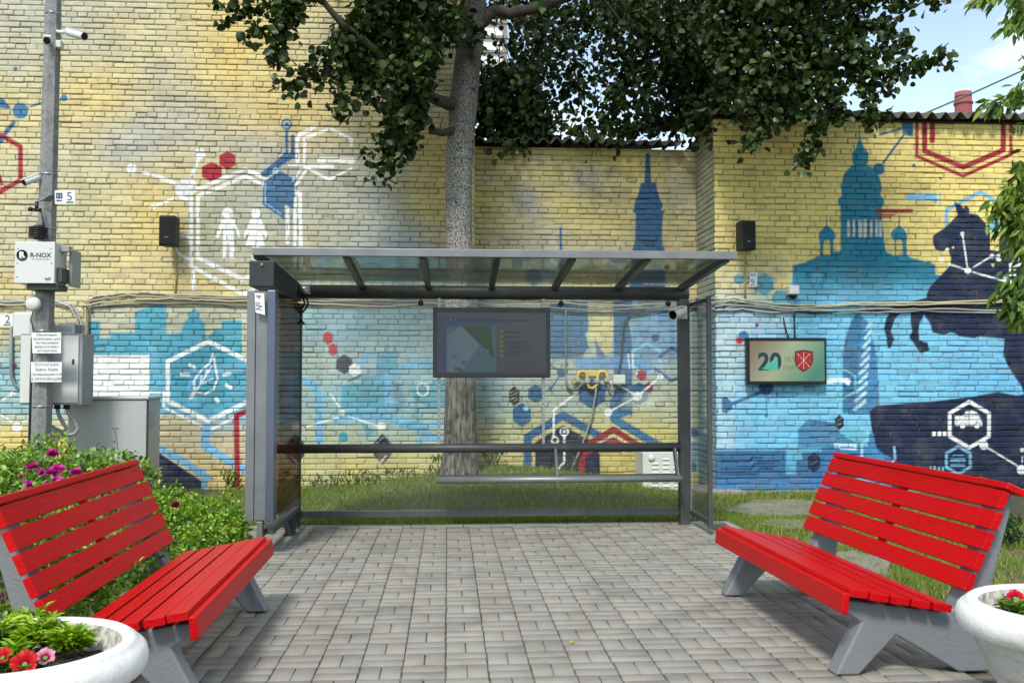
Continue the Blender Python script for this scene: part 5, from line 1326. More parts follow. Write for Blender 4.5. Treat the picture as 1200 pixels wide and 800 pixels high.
MB().tube([tuple(v) for v in MBx([(699,448),(698,462),(694,485),(688,505),(682,522),(674,540),(668,556)])], .013, 7).build("cable", CBL[1], yl)
MB().tube([tuple(v) for v in MBx([(712,448),(713,456),(718,459),(722,452)])], .011, 7).build("cable", CBL[3], yl)
a, b = W(719, 439, YB-.1), W(733, 450, YB-.1)
jb = thing("junction_box", "small white junction box beside the yellow cable loops", "junction box", ((a.x+b.x)/2, YB, b.z))
WPL = pm("white_plastic", (206, 206, 202), .45, 0, .06, 4)
MB().box((a.x, YB - .1, b.z), (b.x, YB - .004, a.z)).build("box", WPL, jb, bevel=.006)
MB().box((a.x + .012, YB - .106, b.z + .012), (b.x - .012, YB - .0995, a.z - .012)).build("lid", WPL, jb, bevel=.003)

# vented white cabinet on the grass
a, b = W(757, 530, 11.62), W(799, 574, 11.62)
vc = thing("vented_cabinet", "white vented metal cabinet on the grass behind the shelter seat", "cabinet", ((a.x+b.x)/2, 11.62, b.z))
hx = (b.x + .04)
MB().box((a.x - .04, 11.62, b.z), (hx, 12.1, a.z)).build("body", pm("white_enamel", (214, 214, 208), .4, 0, .05, 3, dirt=(150, 146, 136), damt=.3), vc, bevel=.008)
lv = MB()
for col in range(3):
    for r_ in range(7):
        if (col, r_) == (0, 0): continue
        zx = a.z - .07 - r_ * .055; xx = a.x + .07 + col * .135
        lv.hexa([(xx, 11.616, zx), (xx + .085, 11.616, zx), (xx + .085, 11.606, zx - .018), (xx, 11.606, zx - .018)], [(xx, 11.618, zx + .003), (xx + .085, 11.618, zx + .003), (xx + .085, 11.618, zx - .02), (xx, 11.618, zx - .02)])
lv.build("louvre", pm("white_enamel", (214, 214, 208)), vc)
MB().lathe([(.001, 0), (.045, 0), (.045, -.006)], (a.x + .07, 11.612, a.z - .07), 20, (0, -1, 0)).build("round_plate", pm("white_enamel", (214, 214, 208)), vc)
MB().box((a.x - .06, 11.6, b.z - .05), (hx + .02, 12.12, b.z - .002)).build("plinth", pm("footing_concrete", (150, 144, 132)), vc)
MB().tube([(a.x - .02, 11.8, a.z - .32), (a.x - .16, 11.9, a.z - .3), (a.x - .28, 12.1, a.z - .42), (a.x - .3, 12.3, a.z - .5)], .014, 7).build("cable", pm("cable_black", (26, 26, 28)), vc)

# small plates and cameras
def plate(name, cat, label, px4, Y, lines, parent=None, ink=(40, 44, 70), th=.008, base=(226, 228, 228), sideways=False):
    P = [W(x, y, Y) for x, y in px4]           # tl, tr, br, bl
    c = (P[0] + P[2]) / 2
    t = thing(name, label, cat, tuple(c))
    MB().hexa([q for q in P], [q + Vector((0, th, 0)) for q in P]).build("panel", pm("plate_white_%d" % base[0], base, .4, 0, .04, 4), t)
    xd = (P[1] - P[0]); zd = (P[0] - P[3])
    for (body, u, v, size, bold, col) in lines:
        o = P[3] + xd * u + zd * v
        x_, z_ = (zd, -xd) if sideways else (xd, zd)
        text_mesh(body, size, "lettering", pm("ink_%d_%d_%d" % tuple(col or ink), col or ink, .5), t, tuple(o), tuple(x_), tuple(z_), bold=bold)
    return t, P, xd, zd
plate("label_plate", "label", "white label plate with upright lettering, tilted on the left end of the shelter", [(298.5,343),(309.5,343.5),(310.5,369),(299.5,366)], 7.62, [("№ 4", .45, .5, .066, 0, (60,62,80))], sideways=True)
plate("label_plate", "label", "small white label plate on the yellow bricks below the right loudspeaker", [(879,319.5),(888,319),(887,336),(878,336)], YR - .02, [("№ 5", .5, .5, .085, 0, (60,62,80))], sideways=True)
CAMW = pm("camera_white", (212, 212, 208), .35, 0, .04); CAMB = pm("camera_lens", (12, 12, 14), .12)
def bullet_camera(label, mount, head, tip, r, box=None, group=None):
    "mount, head, tip: (x, y, depth)"
    M, Hd, Tp = W(*mount), W(*head), W(*tip)
    t = thing("security_camera", label, "camera", tuple(M), group)
    MB().tube([M, M.lerp(Hd, .5) + Vector((0, 0, -.005)), Hd], [r * .5, r * .42, r * .5], 12).build("arm", CAMW, t)
    d = (Tp - Hd).normalized()
    MB().tube([Hd - d * .03, Hd + d * .01, Tp - d * .012, Tp], [r * .75, r, r, r * .95], 20).build("body", CAMW, t)
    MB().tube([Tp, Tp + d * .004], [r * .8, r * .78], 18).build("lens", CAMB, t)
    MB().bar(Hd + Vector((0, 0, r * 1.04)), Tp + d * .035 + Vector((0, 0, r * 1.04)), r * 1.5, .006).build("sun_hood", CAMW, t, bevel=.002)
    if box: MB().box(W(box[0], box[1], mount[2] - .06), W(box[2], box[3], mount[2] + .04)).build("mounting_box", CAMW, t, bevel=.004)
    return t
bullet_camera("white camera on the shelter's right post, pointing left below the roof", (800, 366, YP - .07), (799.5, 365, YP - .12), (788.5, 369, YP - .24), .052, (797.5, 358.5, 802.5, 374.5))
a = W(930, 342, YR - .1)
dm = thing("dome_camera", "white dome camera above the wall cables on the right block", "camera", (a.x, YR, a.z))
z0_, z1_ = W(930, 345, YR - .1).z, W(930, 334.5, YR - .1).z
MB().box((a.x - .062, YR - .14, z0_), (a.x + .062, YR - .003, z1_)).build("housing", CAMW, dm, bevel=.012)
MB().ball((a.x, YR - .08, z0_ - .012), .05, 18).build("dome", CAMB, dm)
# cable loops hanging at the left end of the beam
p = W(356, 355, YP - .1)
lc = thing("cable_loops", "black cable ends looped under the left end of the shelter beam", "cables", tuple(p))
for q in ([(352,347),(359,349),(361,355),(359,361),(355,365),(352,368)], [(355,349),(357,355),(354,362),(350,365)], [(353,366),(352,372),(354,377),(357,380)], [(352,374),(350,378)]):
    MB().tube([W(x, y, YP - .1) for x, y in q], .010, 7).build("cable", pm("cable_black", (26, 26, 28)), lc)
# ------------------------------------------------------------------ the galvanised pole and what hangs on it
YPO = 9.9
GALV = pm("galvanised", (134, 134, 131), .5, .2, .3, 26, .05, 90, dirt=(74, 77, 80), dscale=9, damt=.5)
pb, pt = W(47, 560, YPO), W(62.5, 0, YPO)
dirp = (pt - pb) / (pt.z - pb.z)
def at_z(z): return pb + dirp * (z - pb.z)
po = thing("utility_pole", "octagonal galvanised steel pole carrying boxes, signs and cameras", "pole", (at_z(0).x, YPO, 0))
m = MB(); m.tube([at_z(-.05), at_z(3), at_z(6.6)], [.106, .092, .078], 8); 
for k in range(len(m.sm)): m.sm[k] = False
m.build("shaft", GALV, po)
for y in (17, 205, 268, 388, 476, 525):
    c = at_z(W(54, y, YPO).z); r = .1 - c.z * .0042 + .004
    MB().tube([c - Vector((0, 0, .012)), c + Vector((0, 0, .012))], r, 16).build("strap", pm("strap_steel", (150, 152, 154), .35, .8), po)
b = MB(); q = [at_z(W(40, y, YPO).z) + Vector((-.098, -.04, 0)) for y in (395, 470, 520, 570)]; b.tube(q, .013, 7); b.build("cable", pm("cable_black", (26, 26, 28)), po)

WBX = pm("box_white", (208, 209, 206), .42, 0, .04, 3, dirt=(160, 158, 150), damt=.2)
GBX = pm("box_grey", (150, 152, 152), .45, .1, .06, 3, dirt=(110, 108, 102), damt=.25)
# logo box
YB0 = 9.62
a, b = W(17.5, 283, YB0), W(63.5, 332, YB0)
lb = thing("equipment_box", "white equipment box with a round black logo strapped round the pole", "equipment box", ((a.x+b.x)/2, YB0, b.z))
MB().box((a.x, YB0, b.z), (b.x, YB0 + .30, a.z)).build("housing", WBX, lb, bevel=.005)
sc = MB()
for x, y in ((20.5,291),(59.5,291),(20,308),(60,308),(19.5,324)): sc.lathe([(.001, 0), (.006, 0), (.007, -.004)], W(x, y, YB0 - .005), 10, (0, -1, 0))
sc.build("screw", pm("bare_steel", (170, 172, 174), .3, .9), lb)
e0, e1 = W(64, 291, YB0 + .3), W(71, 330, YB0 + .3)
MB().box((b.x + .002, YB0 + .05, b.z + .02), (b.x + .05, YB0 + .24, b.z + .16)).build("side_vent", pm("vent_dark", (70, 70, 72), .6), lb)
r0, r1 = W(72, 293, YB0 + .28), W(87, 336, YB0 + .28)
MB().box((b.x + .052, YB0 + .22, r1.z), (r1.x, YB0 + .45, r0.z)).build("rear_housing", GBX, lb, bevel=.005)
MB().box((b.x - .002, YB0 + .12, a.z - .08), (b.x + .09, YB0 + .2, a.z - .02)).build("side_lug", GBX, lb, bevel=.004)
MB().box((a.x + .1, YB0 + .04, b.z - .06), (b.x + .02, YB0 + .28, b.z - .002)).build("bottom_connector", pm("vent_dark", (70, 70, 72)), lb, bevel=.006)
c = W(26, 299, YB0); dk = MB().lathe([(.0005, 0), (.053, 0), (.053, .003)], (c.x, YB0 - .0045, c.z), 32, (0, -1, 0)).build("logo_disc", pm("logo_black", (24, 24, 26), .4), lb)
LW = pm("logo_white", (225, 225, 225), .5)
text_mesh("R", .085, "logo_letter", LW, dk, (c.x, YB0 - .005, c.z), (1, 0, .18), (-.1, 0, 1), bold=.004, lift=.003)
c = W(47.6, 299.2, YB0); text_mesh("R-NOX", .062, "lettering", pm("logo_black", (24, 24, 26)), lb, (c.x, YB0, c.z), (1, 0, 0), (0, 0, 1), bold=.0016)
c = W(47.8, 303.6, YB0); text_mesh("the innovative solution", .019, "lettering", pm("logo_black", (24, 24, 26)), lb, (c.x, YB0, c.z), (1, 0, 0), (0, 0, 1))
c = W(55.5, 326, YB0); MB().tube([(c.x - .02, YB0 - .012, c.z - .006), (c.x + .03, YB0 - .012, c.z + .008)], .006, 8).build("latch", pm("bare_steel", (170, 172, 174)), lb)

# black sensor cluster above the box
c = at_z(W(54, 275, YPO).z)
sn = thing("weather_sensor", "black finned sensor with vane and cup on the pole above the logo box", "sensor", (c.x, YPO - .16, c.z))
BLK = pm("sensor_black", (22, 22, 24), .5)
fm = MB()
for k in range(5): fm.lathe([(.001, -.008), (.09, -.008), (.09, .004), (.05, .012), (.001, .012)], (c.x, YPO - .2, W(54, 281 - k*2.6, YPO).z), 20)
fm.tube([(c.x, YPO - .2, W(54,284,YPO).z), (c.x, YPO - .2, W(54,268,YPO).z)], .045, 14)
fm.build("finned_body", BLK, sn)
MB().tube([W(53,272,YPO-.2), W(50,258,YPO-.2), W(48,246,YPO-.2)], .008, 7).build("stem", BLK, sn)
MB().tube([W(48,246,YPO-.2), W(44,246,YPO-.2), W(36,245,YPO-.2)], [.02, .018, .012], 8).build("cup_arm", BLK, sn)
MB().ball(W(35.5, 245, YPO - .2), .024, 12).build("cup", BLK, sn)
MB().tube([W(43,247,YPO-.2), W(43,236,YPO-.2)], .018, 8).build("joint", BLK, sn)
v = MB(); v.prism([W(x, y, YPO - .15) for x, y in ((46,236),(52,233),(58,229),(63,228.5),(62,233),(58,236.5),(50,235.5))], (0, .012, 0)); v.build("vane", BLK, sn)
# plate 5
t, P, xd, zd = plate("number_plate", "sign", "white number plate with the figure five on the right of the pole", [(64,223.4),(88,223),(88,238.8),(64.5,239.2)], YPO - .06, [("5", .72, .52, .125, 0, (48,48,104))])
def logo_on(t, P, xd, zd):
    INK = pm("ink_48_48_104", (48, 48, 104), .5)
    o = P[3] + xd * .22 + zd * .62; s = zd.length * .2
    xn, zn = xd.normalized(), zd.normalized()
    m = MB()
    for dx, dz, w_, h_ in ((0, .8, 1.1, .22), (0, -.8, 1.1, .22), (-.9, 0, .22, .7), (.9, 0, .22, .7), (0, 0, .4, .4)):
        m.flat([o + xn*s*(dx-w_) + zn*s*(dz-h_) + Vector((0,-.003,0)), o + xn*s*(dx+w_) + zn*s*(dz-h_) + Vector((0,-.003,0)), o + xn*s*(dx+w_) + zn*s*(dz+h_) + Vector((0,-.003,0)), o + xn*s*(dx-w_) + zn*s*(dz+h_) + Vector((0,-.003,0))])
    for u0, u1, vv in ((.08, .36, .26), (.55, .9, .12)):
        p0 = P[3] + xd*u0 + zd*vv + Vector((0,-.003,0)); p1 = P[3] + xd*u1 + zd*vv + Vector((0,-.003,0)); h = zn * .006
        m.flat([p0 - h, p1 - h, p1 + h, p0 + h])
    m.build("plate_logo", INK, t)
logo_on(t, P, xd, zd)
t, P, xd, zd = plate("number_plate", "sign", "white number plate with the figure two, cut off by the left edge of the picture", [(-9,368),(15,368),(15,382),(-9,382)], 11.6, [("2", .75, .54, .135, 0, (48,48,104))])
logo_on(t, P, xd, zd)
# white box beside plate 2 and its conduit
a, b = W(15.5, 365.5, 11.6), W(37, 395.5, 11.6)
wb = thing("junction_box", "square white wall box left of the pole, below the cable run", "junction box", ((a.x+b.x)/2, YL, b.z))
MB().box((a.x, 11.6, b.z), (b.x, YL - .004, a.z)).build("box", WBX, wb, bevel=.012)
MB().box((a.x + .02, 11.592, b.z + .02), (b.x - .02, 11.5985, a.z - .02)).build("lid", WBX, wb, bevel=.004)
MB().tube([W(x, y, YL - .03) for x, y in ((13,384),(13,430),(14,442),(17,450),(24,455),(28,456))], .022, 9).build("conduit", pm("conduit_grey", (120, 128, 132), .5), wb)
# text signs
sg = [("text_sign", "upper white notice of five lines strapped to the pole", [(37,389.5),(71.5,389.5),(71.5,413.8),(38,413.8)], ["Объявление", "размещено для", "тестирования", "нейросетевых", "алгоритмов"], .036),
      ("text_sign", "lower white notice of four lines strapped to the pole", [(36,424),(72.5,424),(72,447.5),(36.5,447.5)], ["ТЕХНОПАРК", "Здесь Идеи", "превращаются", "в ИННОВАЦИИ"], .042)]
for nm, lab, px4, txt, s in sg:
    n = len(txt)
    plate(nm, "sign", lab, px4, YPO - .13, [(w_, .5, 1 - (k + .62) / (n + .25), s * .95, 0, (44,46,62) if k or n == 5 else (60,84,130)) for k, w_ in enumerate(txt)], th=.006)
# round white antenna
c = W(38.5, 355.5, YPO - .16)
an = thing("dish_antenna", "small round white antenna on the pole below the logo box", "antenna", tuple(c))
MB().lathe([(.0005, .03), (.05, .026), (.074, .01), (.077, -.01), (.074, -.03), (.001, -.034)], c, 32, (-.2, -1, 0)).build("dish", WBX, an)
MB().tube([c + Vector((0, .03, 0)), (at_z(c.z).x, YPO - .08, c.z)], .02, 10).build("arm", GBX, an)
MB().tube([c + Vector((.0, .02, -.07)), W(36,375,YPO-.14), W(40,388,YPO-.12)], .006, 6).build("cable", pm("cable_black", (26, 26, 28)), an)
# cabinet hung behind the pole
YCB = 10.03
a, b = W(23.5, 391.5, YCB), W(91, 473, YCB)
cb_ = thing("wall_cabinet", "square grey and white cabinet hung on the pole behind the notices", "cabinet", ((a.x+b.x)/2, YCB, b.z))
r_ = W(108, 430, YCB + .3).x
MB().box((a.x, YCB + .012, b.z - .012), (b.x + .035, YCB + .33, a.z + .01)).build("housing", GBX, cb_, bevel=.006)
MB().box((a.x + .01, YCB - .004, b.z + .01), (b.x, YCB + .011, a.z - .015)).build("door", WBX, cb_, bevel=.004)
MB().box((b.x - .06, YCB - .012, (a.z+b.z)/2 + .05), (b.x - .04, YCB - .003, (a.z+b.z)/2 + .1)).build("lock", DARK, cb_)
for px_, q in ((67, [(67,474),(68,484),(73,494),(78,502),(74,506),(64,502),(58,498)]), (78, [(78,474),(80,484),(88,494),(92,502),(88,508),(78,510),(68,506),(58,502)])):
    MB().tube([W(x, y, YCB + .1) for x, y in q[:1]] + [W(x, y, YCB + .1) for x, y in q[1:]], .021, 9).build("cable", pm("cable_silver", (158, 156, 150), .45, .2), cb_)
    MB().tube([W(q[0][0], 472, YCB + .1), W(q[0][0], 479, YCB + .1)], .032, 12).build("gland", pm("cable_black", (26, 26, 28)), cb_)
a2, b2 = W(69, 379, YCB + .1), W(88, 391, YCB + .1)
tb_ = thing("terminal_unit", "white ribbed unit standing on top of the hung cabinet", "equipment", ((a2.x+b2.x)/2, YCB + .1, b2.z))
MB().box((a2.x, YCB + .06, b2.z), (b2.x, YCB + .26, a2.z)).build("body", WBX, tb_, bevel=.005)
fi = MB()
for k in range(6):
    z = b2.z + .012 + k * (a2.z - b2.z - .02) / 6
    fi.box((a2.x - .055, YCB + .1, z), (a2.x - .002, YCB + .24, z + .008)); fi.box((b2.x + .002, YCB + .1, z), (b2.x + .055, YCB + .24, z + .008))
    if k < 4: fi.box((a2.x + .01, YCB + .054, z + .01), (b2.x - .01, YCB + .0595, z + .014))
fi.build("fin", GBX, tb_)
# floor cabinet
YFC = 10.55
a, b = W(80, 466, YFC), W(170, 600, YFC)
fc = thing("floor_cabinet", "tall pale grey metal cabinet standing behind the rose bush", "cabinet", ((a.x+b.x)/2, YFC, 0))
rx = W(186.5, 520, YFC + .45).x
GFC = pm("cabinet_grey", (176, 178, 176), .4, .15, .04, 2, dirt=(150, 148, 140), damt=.25)
MB().box((a.x, YFC + .012, 0), (rx, YFC + .47, a.z - .02)).build("body", GFC, fc, bevel=.006)
MB().box((a.x + .004, YFC - .004, .1), (b.x, YFC + .011, a.z - .03)).build("door", GFC, fc, bevel=.004)
MB().box((a.x - .02, YFC - .02, a.z - .018), (rx + .02, YFC + .49, a.z + .012)).build("roof", GFC, fc, bevel=.006)
MB().box((b.x + .006, YFC + .002, .1), (b.x + .02, YFC + .0115, a.z - .03)).build("door_gap", DARK, fc)
lv = MB()
for k in range(9):
    z = W(178, 482, YFC + .2).z - k * .022
    lv.box((rx + .0005, YFC + .12, z), (rx + .008, YFC + .28, z + .011))
lv.build("louvre", GFC, fc)
gr = MB()
for q in ([(135.5,505),(137,517),(138,530)], [(131.5,503),(133,501),(133.5,502)], [(134,504),(137,501),(139,502)], [(132,517),(134.5,516),(134,519)]):
    P = [W(x, y, YFC - .007) for x, y in q]
    for u, v in zip(P[:-1], P[1:]): gr.bar(u, v, .002, .008, (0, 1, 0))
gr.build("graffiti", pm("marker_ink", (50, 50, 54), .6), fc)
# cameras on the pole
bullet_camera("silver bullet camera high on the pole, pointing right", (64.5, 37, YPO - .03), (80, 37.5, YPO - .1), (99, 43, YPO - .26), .042, (65, 47, 75.5, 59.5), "cameras on the pole")
bullet_camera("short white camera high on the pole, aimed at the viewer", (57, 46, YPO - .05), (56.5, 46.5, YPO - .16), (55, 48, YPO - .3), .042, None, "cameras on the pole")
bullet_camera("white bullet camera lower on the pole, pointing left", (48, 207, YPO - .02), (44, 208, YPO - .08), (28, 214, YPO - .2), .036, (46, 203, 49.5, 219), "cameras on the pole")
# ------------------------------------------------------------------ far things above the roofs
p = W(1129, 130, 60)
ch = thing("brick_chimney", "round red brick chimney rising behind the right corrugated roof", "chimney", (p.x, 60, 0))
CHB = pm("chimney_brick", (146, 80, 78), .85, 0, .2, 1.2, .3, 4, dirt=(120, 66, 64), dscale=.8, damt=.5)
zt = W(1129, 108.5, 60).z; zr = W(1129, 121.5, 60).z
MB().lathe([(.62, 0), (.53, zr - .3), (.52, zt), (.44, zt), (.44, zt - 1.2), (.001, zt - 1.2)], (p.x, 60, 0), 32).build("shaft", CHB, ch)
MB().lathe([(.53, zr - .12), (.60, zr - .06), (.60, zr + .08), (.53, zr + .12)], (p.x, 60, 0), 32).build("cornice", CHB, ch)
MB().lathe([(.522, zt - .35), (.535, zt - .34), (.535, zt - .28), (.522, zt - .27)], (p.x, 60, 0), 32).build("band", DARK, ch)
for a, b, lab in [((1020, 160), (1260, 55), "thin overhead wire crossing the sky just above the chimney's top"), ((1080, 158), (1260, 80), "thin overhead wire passing in front of the chimney low above the roof"), ((1140, 158), (1260, 103), "short overhead wire at the right edge just above the corrugated roof"), ((1005, 44), (1110, -14), "overhead wire high in the sky beside the poplar leaves")]:
    A, B = W(*a, 32), W(*b, 30)
    o = MB().tube([A - (B - A) * .4, A, A.lerp(B, .5) - Vector((0, 0, .05)), B, B + (B - A) * .6], .028, 6).build("overhead_wire", pm("wire", (70, 74, 80), .6), None)
    tag(o, lab, "wire", "wires above the roofs")
a, b = W(440, 18, 46), W(594, 400, 46)
wbld = thing("white_building", "white building with window bands far behind the poplar trunk", "building", ((a.x+b.x)/2, 46, 0))
MB().box((a.x, 46, -.02), (b.x, 54, a.z)).build("wall", pm("white_wall", (222, 224, 224), .7, 0, .05, .5), wbld)
wm = MB()
for y in (24, 41, 58, 75, 92, 109, 126): wm.box((a.x, 45.86, W(500, y, 46).z - .12), (b.x + .05, 45.995, W(500, y, 46).z))
wm.box((b.x - .22, 45.9, 0), (b.x - .0, 45.99, a.z)); wm.build("facade_band", pm("band_grey", (130, 128, 122), .8), wbld)

# ------------------------------------------------------------------ benches
REDP = pm("red_enamel", (184, 2, 9), .38, 0, .14, 5, .5, 90, .2, stretch=(1, .05, 1), dirt=(190, 26, 30), dscale=5, damt=.3)
CONC = pm("grey_painted_concrete", (118, 122, 126), .42, 0, .05, 6, .3, 55, .5, dirt=(98, 101, 104), dscale=6, damt=.4)
LB = 1.92
be = thing("park_bench", "red slatted bench with grey legs at the right, turned to face left", "bench", (0, 0, 0), "red benches facing each other")
def slat(mb, c, ang, w, t, y0, y1):
    "c: (x, z) centre; ang: lean of the width direction"
    d = Vector((math.cos(ang), 0, math.sin(ang))); n = Vector((-math.sin(ang), 0, math.cos(ang)))
    C = Vector((c[0], 0, c[1]))
    q = lambda y: [C - d*w/2 - n*t/2 + Vector((0, y, 0)), C + d*w/2 - n*t/2 + Vector((0, y, 0)), C + d*w/2 + n*t/2 + Vector((0, y, 0)), C - d*w/2 + n*t/2 + Vector((0, y, 0))]
    mb.hexa(q(y1), q(y0))
H_ = LB / 2
sa = math.atan2(-.085, .5)
s_ = MB()
for k in range(5):
    u = .045 + k * .104
    slat(s_, (u + .01 * (k == 0), .402 + math.tan(sa) * u + rnd.uniform(-.002, .002)), sa + rnd.uniform(-.02, .02), .089, .036, -H_ + rnd.uniform(-.006, .006), H_ + rnd.uniform(-.006, .006))
def studs(mb, c, ang, t):
    n = Vector((-math.sin(ang), 0, math.cos(ang))); d = Vector((math.cos(ang), 0, math.sin(ang)))
    for yc in (-H_ + .13, 0.0, H_ - .14):
        for o in (-.022, .022):
            p = Vector((c[0], yc + rnd.uniform(-.01, .01), c[1])) + d * o + n * (t / 2 - .001)
            mb.lathe([(.0075, 0), (.0065, .0022), (.0005, .0032)], p, 10, n)
for k in range(5): studs(s_, (.045 + k * .104, .402 + math.tan(sa) * (.045 + k * .104)), sa, .036)
s_.build("seat", REDP, be, bevel=.007)
a_ = MB(); slat(a_, (-.012, .352), R(84), .098, .036, -H_ - .004, H_ + .002); a_.build("apron_board", REDP, be, bevel=.007)
bk = MB(); ba = math.atan2(.38, .175)
for k in range(5):
    t = k / 4
    slat(bk, (.60 + .175 * t, .435 + .38 * t), ba + rnd.uniform(-.015, .015), .089, .034, -H_ + rnd.uniform(-.007, .007), H_ + rnd.uniform(-.007, .007))
for k in range(5): studs(bk, (.60 + .175 * k / 4, .435 + .38 * k / 4), ba, .034)
bk.build("backrest", REDP, be, bevel=.007)
tp = MB(); slat(tp, (.830, .866), R(-25), .098, .036, -H_ - .004, H_ + .003); tp.build("top_board", REDP, be, bevel=.008)
bc = MB(); slat(bc, (.712, .622), ba, .47, .03, -.025, .025); bc.build("brace", REDP, be, bevel=.004)
for yc in (-H_ + .13, H_ - .14):
    poly = [(.0, .355), (.005, .305), (.10, .245), (-.03, 0), (.085, 0), (.27, .18), (.58, 0), (.74, 0), (.70, .10), (.72, .30), (.872, .815), (.858, .832), (.803, .846), (.625, .415), (.565, .30), (.52, .283)]
    f = MB(); f.prism([(x, yc - .055, z) for x, z in poly][::-1], (0, .11, 0)); f.build("leg_frame", CONC, be, bevel=.012, seg=3)
be.location = (1.823, 5.29, .004); be.rotation_euler = (0, 0, R(1.4))
copy_thing(be, (-1.088, 5.05, .004), R(181.15), "red slatted bench with grey legs at the left, in front of the flowering rose bush")

# ------------------------------------------------------------------ planters
PW = pm("planter_white", (216, 216, 212), .55, 0, .05, 5, .35, 45, .4, dirt=(150, 146, 136), dscale=7, damt=.5)
PIN = pm("planter_inside", (196, 192, 180), .85, 0, .2, 14, .8, 40, .2, dirt=(46, 42, 36), dscale=22, damt=.95)
PLO = pm("planter_rough", (182, 180, 174), .8, 0, .12, 12, 1.0, 34, .3, dirt=(130, 128, 122), dscale=14, damt=.6)
SOIL = pm("potting_soil", (44, 34, 28), .95, 0, .4, 40, 1.0, 60, .2)
pl = thing("flower_planter", "round white concrete planter at the lower left, full of bright green seedlings and red petunias", "planter", (0, 0, 0), "white planters")
MB().lathe([(.001, 0), (.17, 0), (.185, .02), (.175, .05), (.205, .13), (.262, .25), (.305, .36), (.312, .398)], (0, 0, 0), 72).build("bowl", PLO, pl)
MB().lathe([(.306, .392), (.332, .398), (.352, .412), (.362, .436), (.364, .458), (.358, .484), (.344, .500), (.336, .503), (.332, .512), (.318, .523), (.298, .522), (.288, .508)], (0, 0, 0), 72).build("rim", PW, pl)
MB().lathe([(.289, .509), (.282, .47), (.27, .42), (.25, .37)], (0, 0, 0), 64).build("inner_wall", PIN, pl)
sm = MB(); g = np.random.default_rng(4); V = []; nr, na = 9, 40
for i in range(nr):
    for k in range(na):
        r = .272 * i / (nr - 1); a = 2 * math.pi * k / na; V.append((r * math.cos(a), r * math.sin(a), .425 + g.normal(0, .006) + .012 * math.sin(a * 3) * r / .27))
sm.add(V, [(i*na+k, i*na+(k+1) % na, (i+1)*na+(k+1) % na, (i+1)*na+k) for i in range(nr-1) for k in range(na)][::1], True)
sm.build("soil", SOIL, pl)
PLx, PLy, PRx, PRy = -1.415, 3.26, 2.41, 3.57
pl.location = (PLx, PLy, .002); pl.scale = (1.13, 1.13, 1)
copy_thing(pl, (PRx, PRy, .002), R(70), "round white concrete planter at the lower right, cut off by the picture's edge")

def seedling(c, h, n, label, group, pal, seed, ln=(.04, .07), wd=(.010, .017)):
    g = np.random.default_rng(seed)
    ns = max(3, n // 16); P, D = [], []
    stems = MB()
    for k in range(ns):
        az = g.uniform(0, 6.28); lean = g.uniform(.05, .5)
        tip = np.array([math.cos(az) * lean * h, math.sin(az) * lean * h, h * g.uniform(.75, 1.05)])
        stems.tube([Vector(c), Vector(c) + Vector(tip * .5) * 1.0, Vector(c) + Vector(tip)], [.003, .0025, .0015], 5)
        m = n // ns; t = g.uniform(.3, 1, m)
        P.append(tip[None] * t[:, None]); a2 = g.uniform(0, 6.28, m)
        D.append(np.stack([np.cos(a2), np.sin(a2), g.normal(.45, .3, m)], 1))
    P, D = np.concatenate(P), np.concatenate(D); m = len(P)
    t = thing("seedling", label, "plant", c, group)
    cc = lin(np.array(pal))[g.integers(0, len(pal), m)] * g.normal(1, .1, (m, 1))
    up = np.stack([g.normal(0, .25, m), g.normal(0, .25, m), np.ones(m)], 1)
    link_mesh("leaves", leaves_mesh("leaves", P + np.array(c), D, up, g.uniform(*ln, m), g.uniform(*wd, m), cc, .3), leaf_mat("seedling_leaf", .35, .45), t)
    stems.build("stem", pm("seedling_stem", (96, 124, 52), .6), t)
    return t
GP = [(132, 168, 38), (148, 182, 48), (112, 152, 36), (162, 190, 66), (94, 132, 38)]
ZS = .43
def on_left(x, y, dz=0): p = WG(x, y, ZS + dz); return (p.x, p.y, ZS)
lab = ["bright green feathery seedling by the back rim of the left planter", "bright green feathery seedling in the middle of the left planter", "bright green feathery seedling nearest the bare soil at the right of the left planter", "bright green feathery seedling at the left picture edge in the left planter", "bright green feathery seedling just behind the big red petunia", "bright green feathery seedling between the petunia and the planter's right rim", "bright green feathery seedling behind the left edge petunia", "tall pale seedling standing against the back of the left planter's inner wall"]
for k, (x, y, h, n) in enumerate([(36,752,.115,130),(52,762,.10,150),(96,768,.085,150),(6,764,.11,130),(34,768,.09,130),(76,770,.085,150),(14,780,.07,90),(60,756,.10,90)]):
    seedling(on_left(x, y), h, n, lab[k], "seedlings in the left planter", GP, 60 + k)

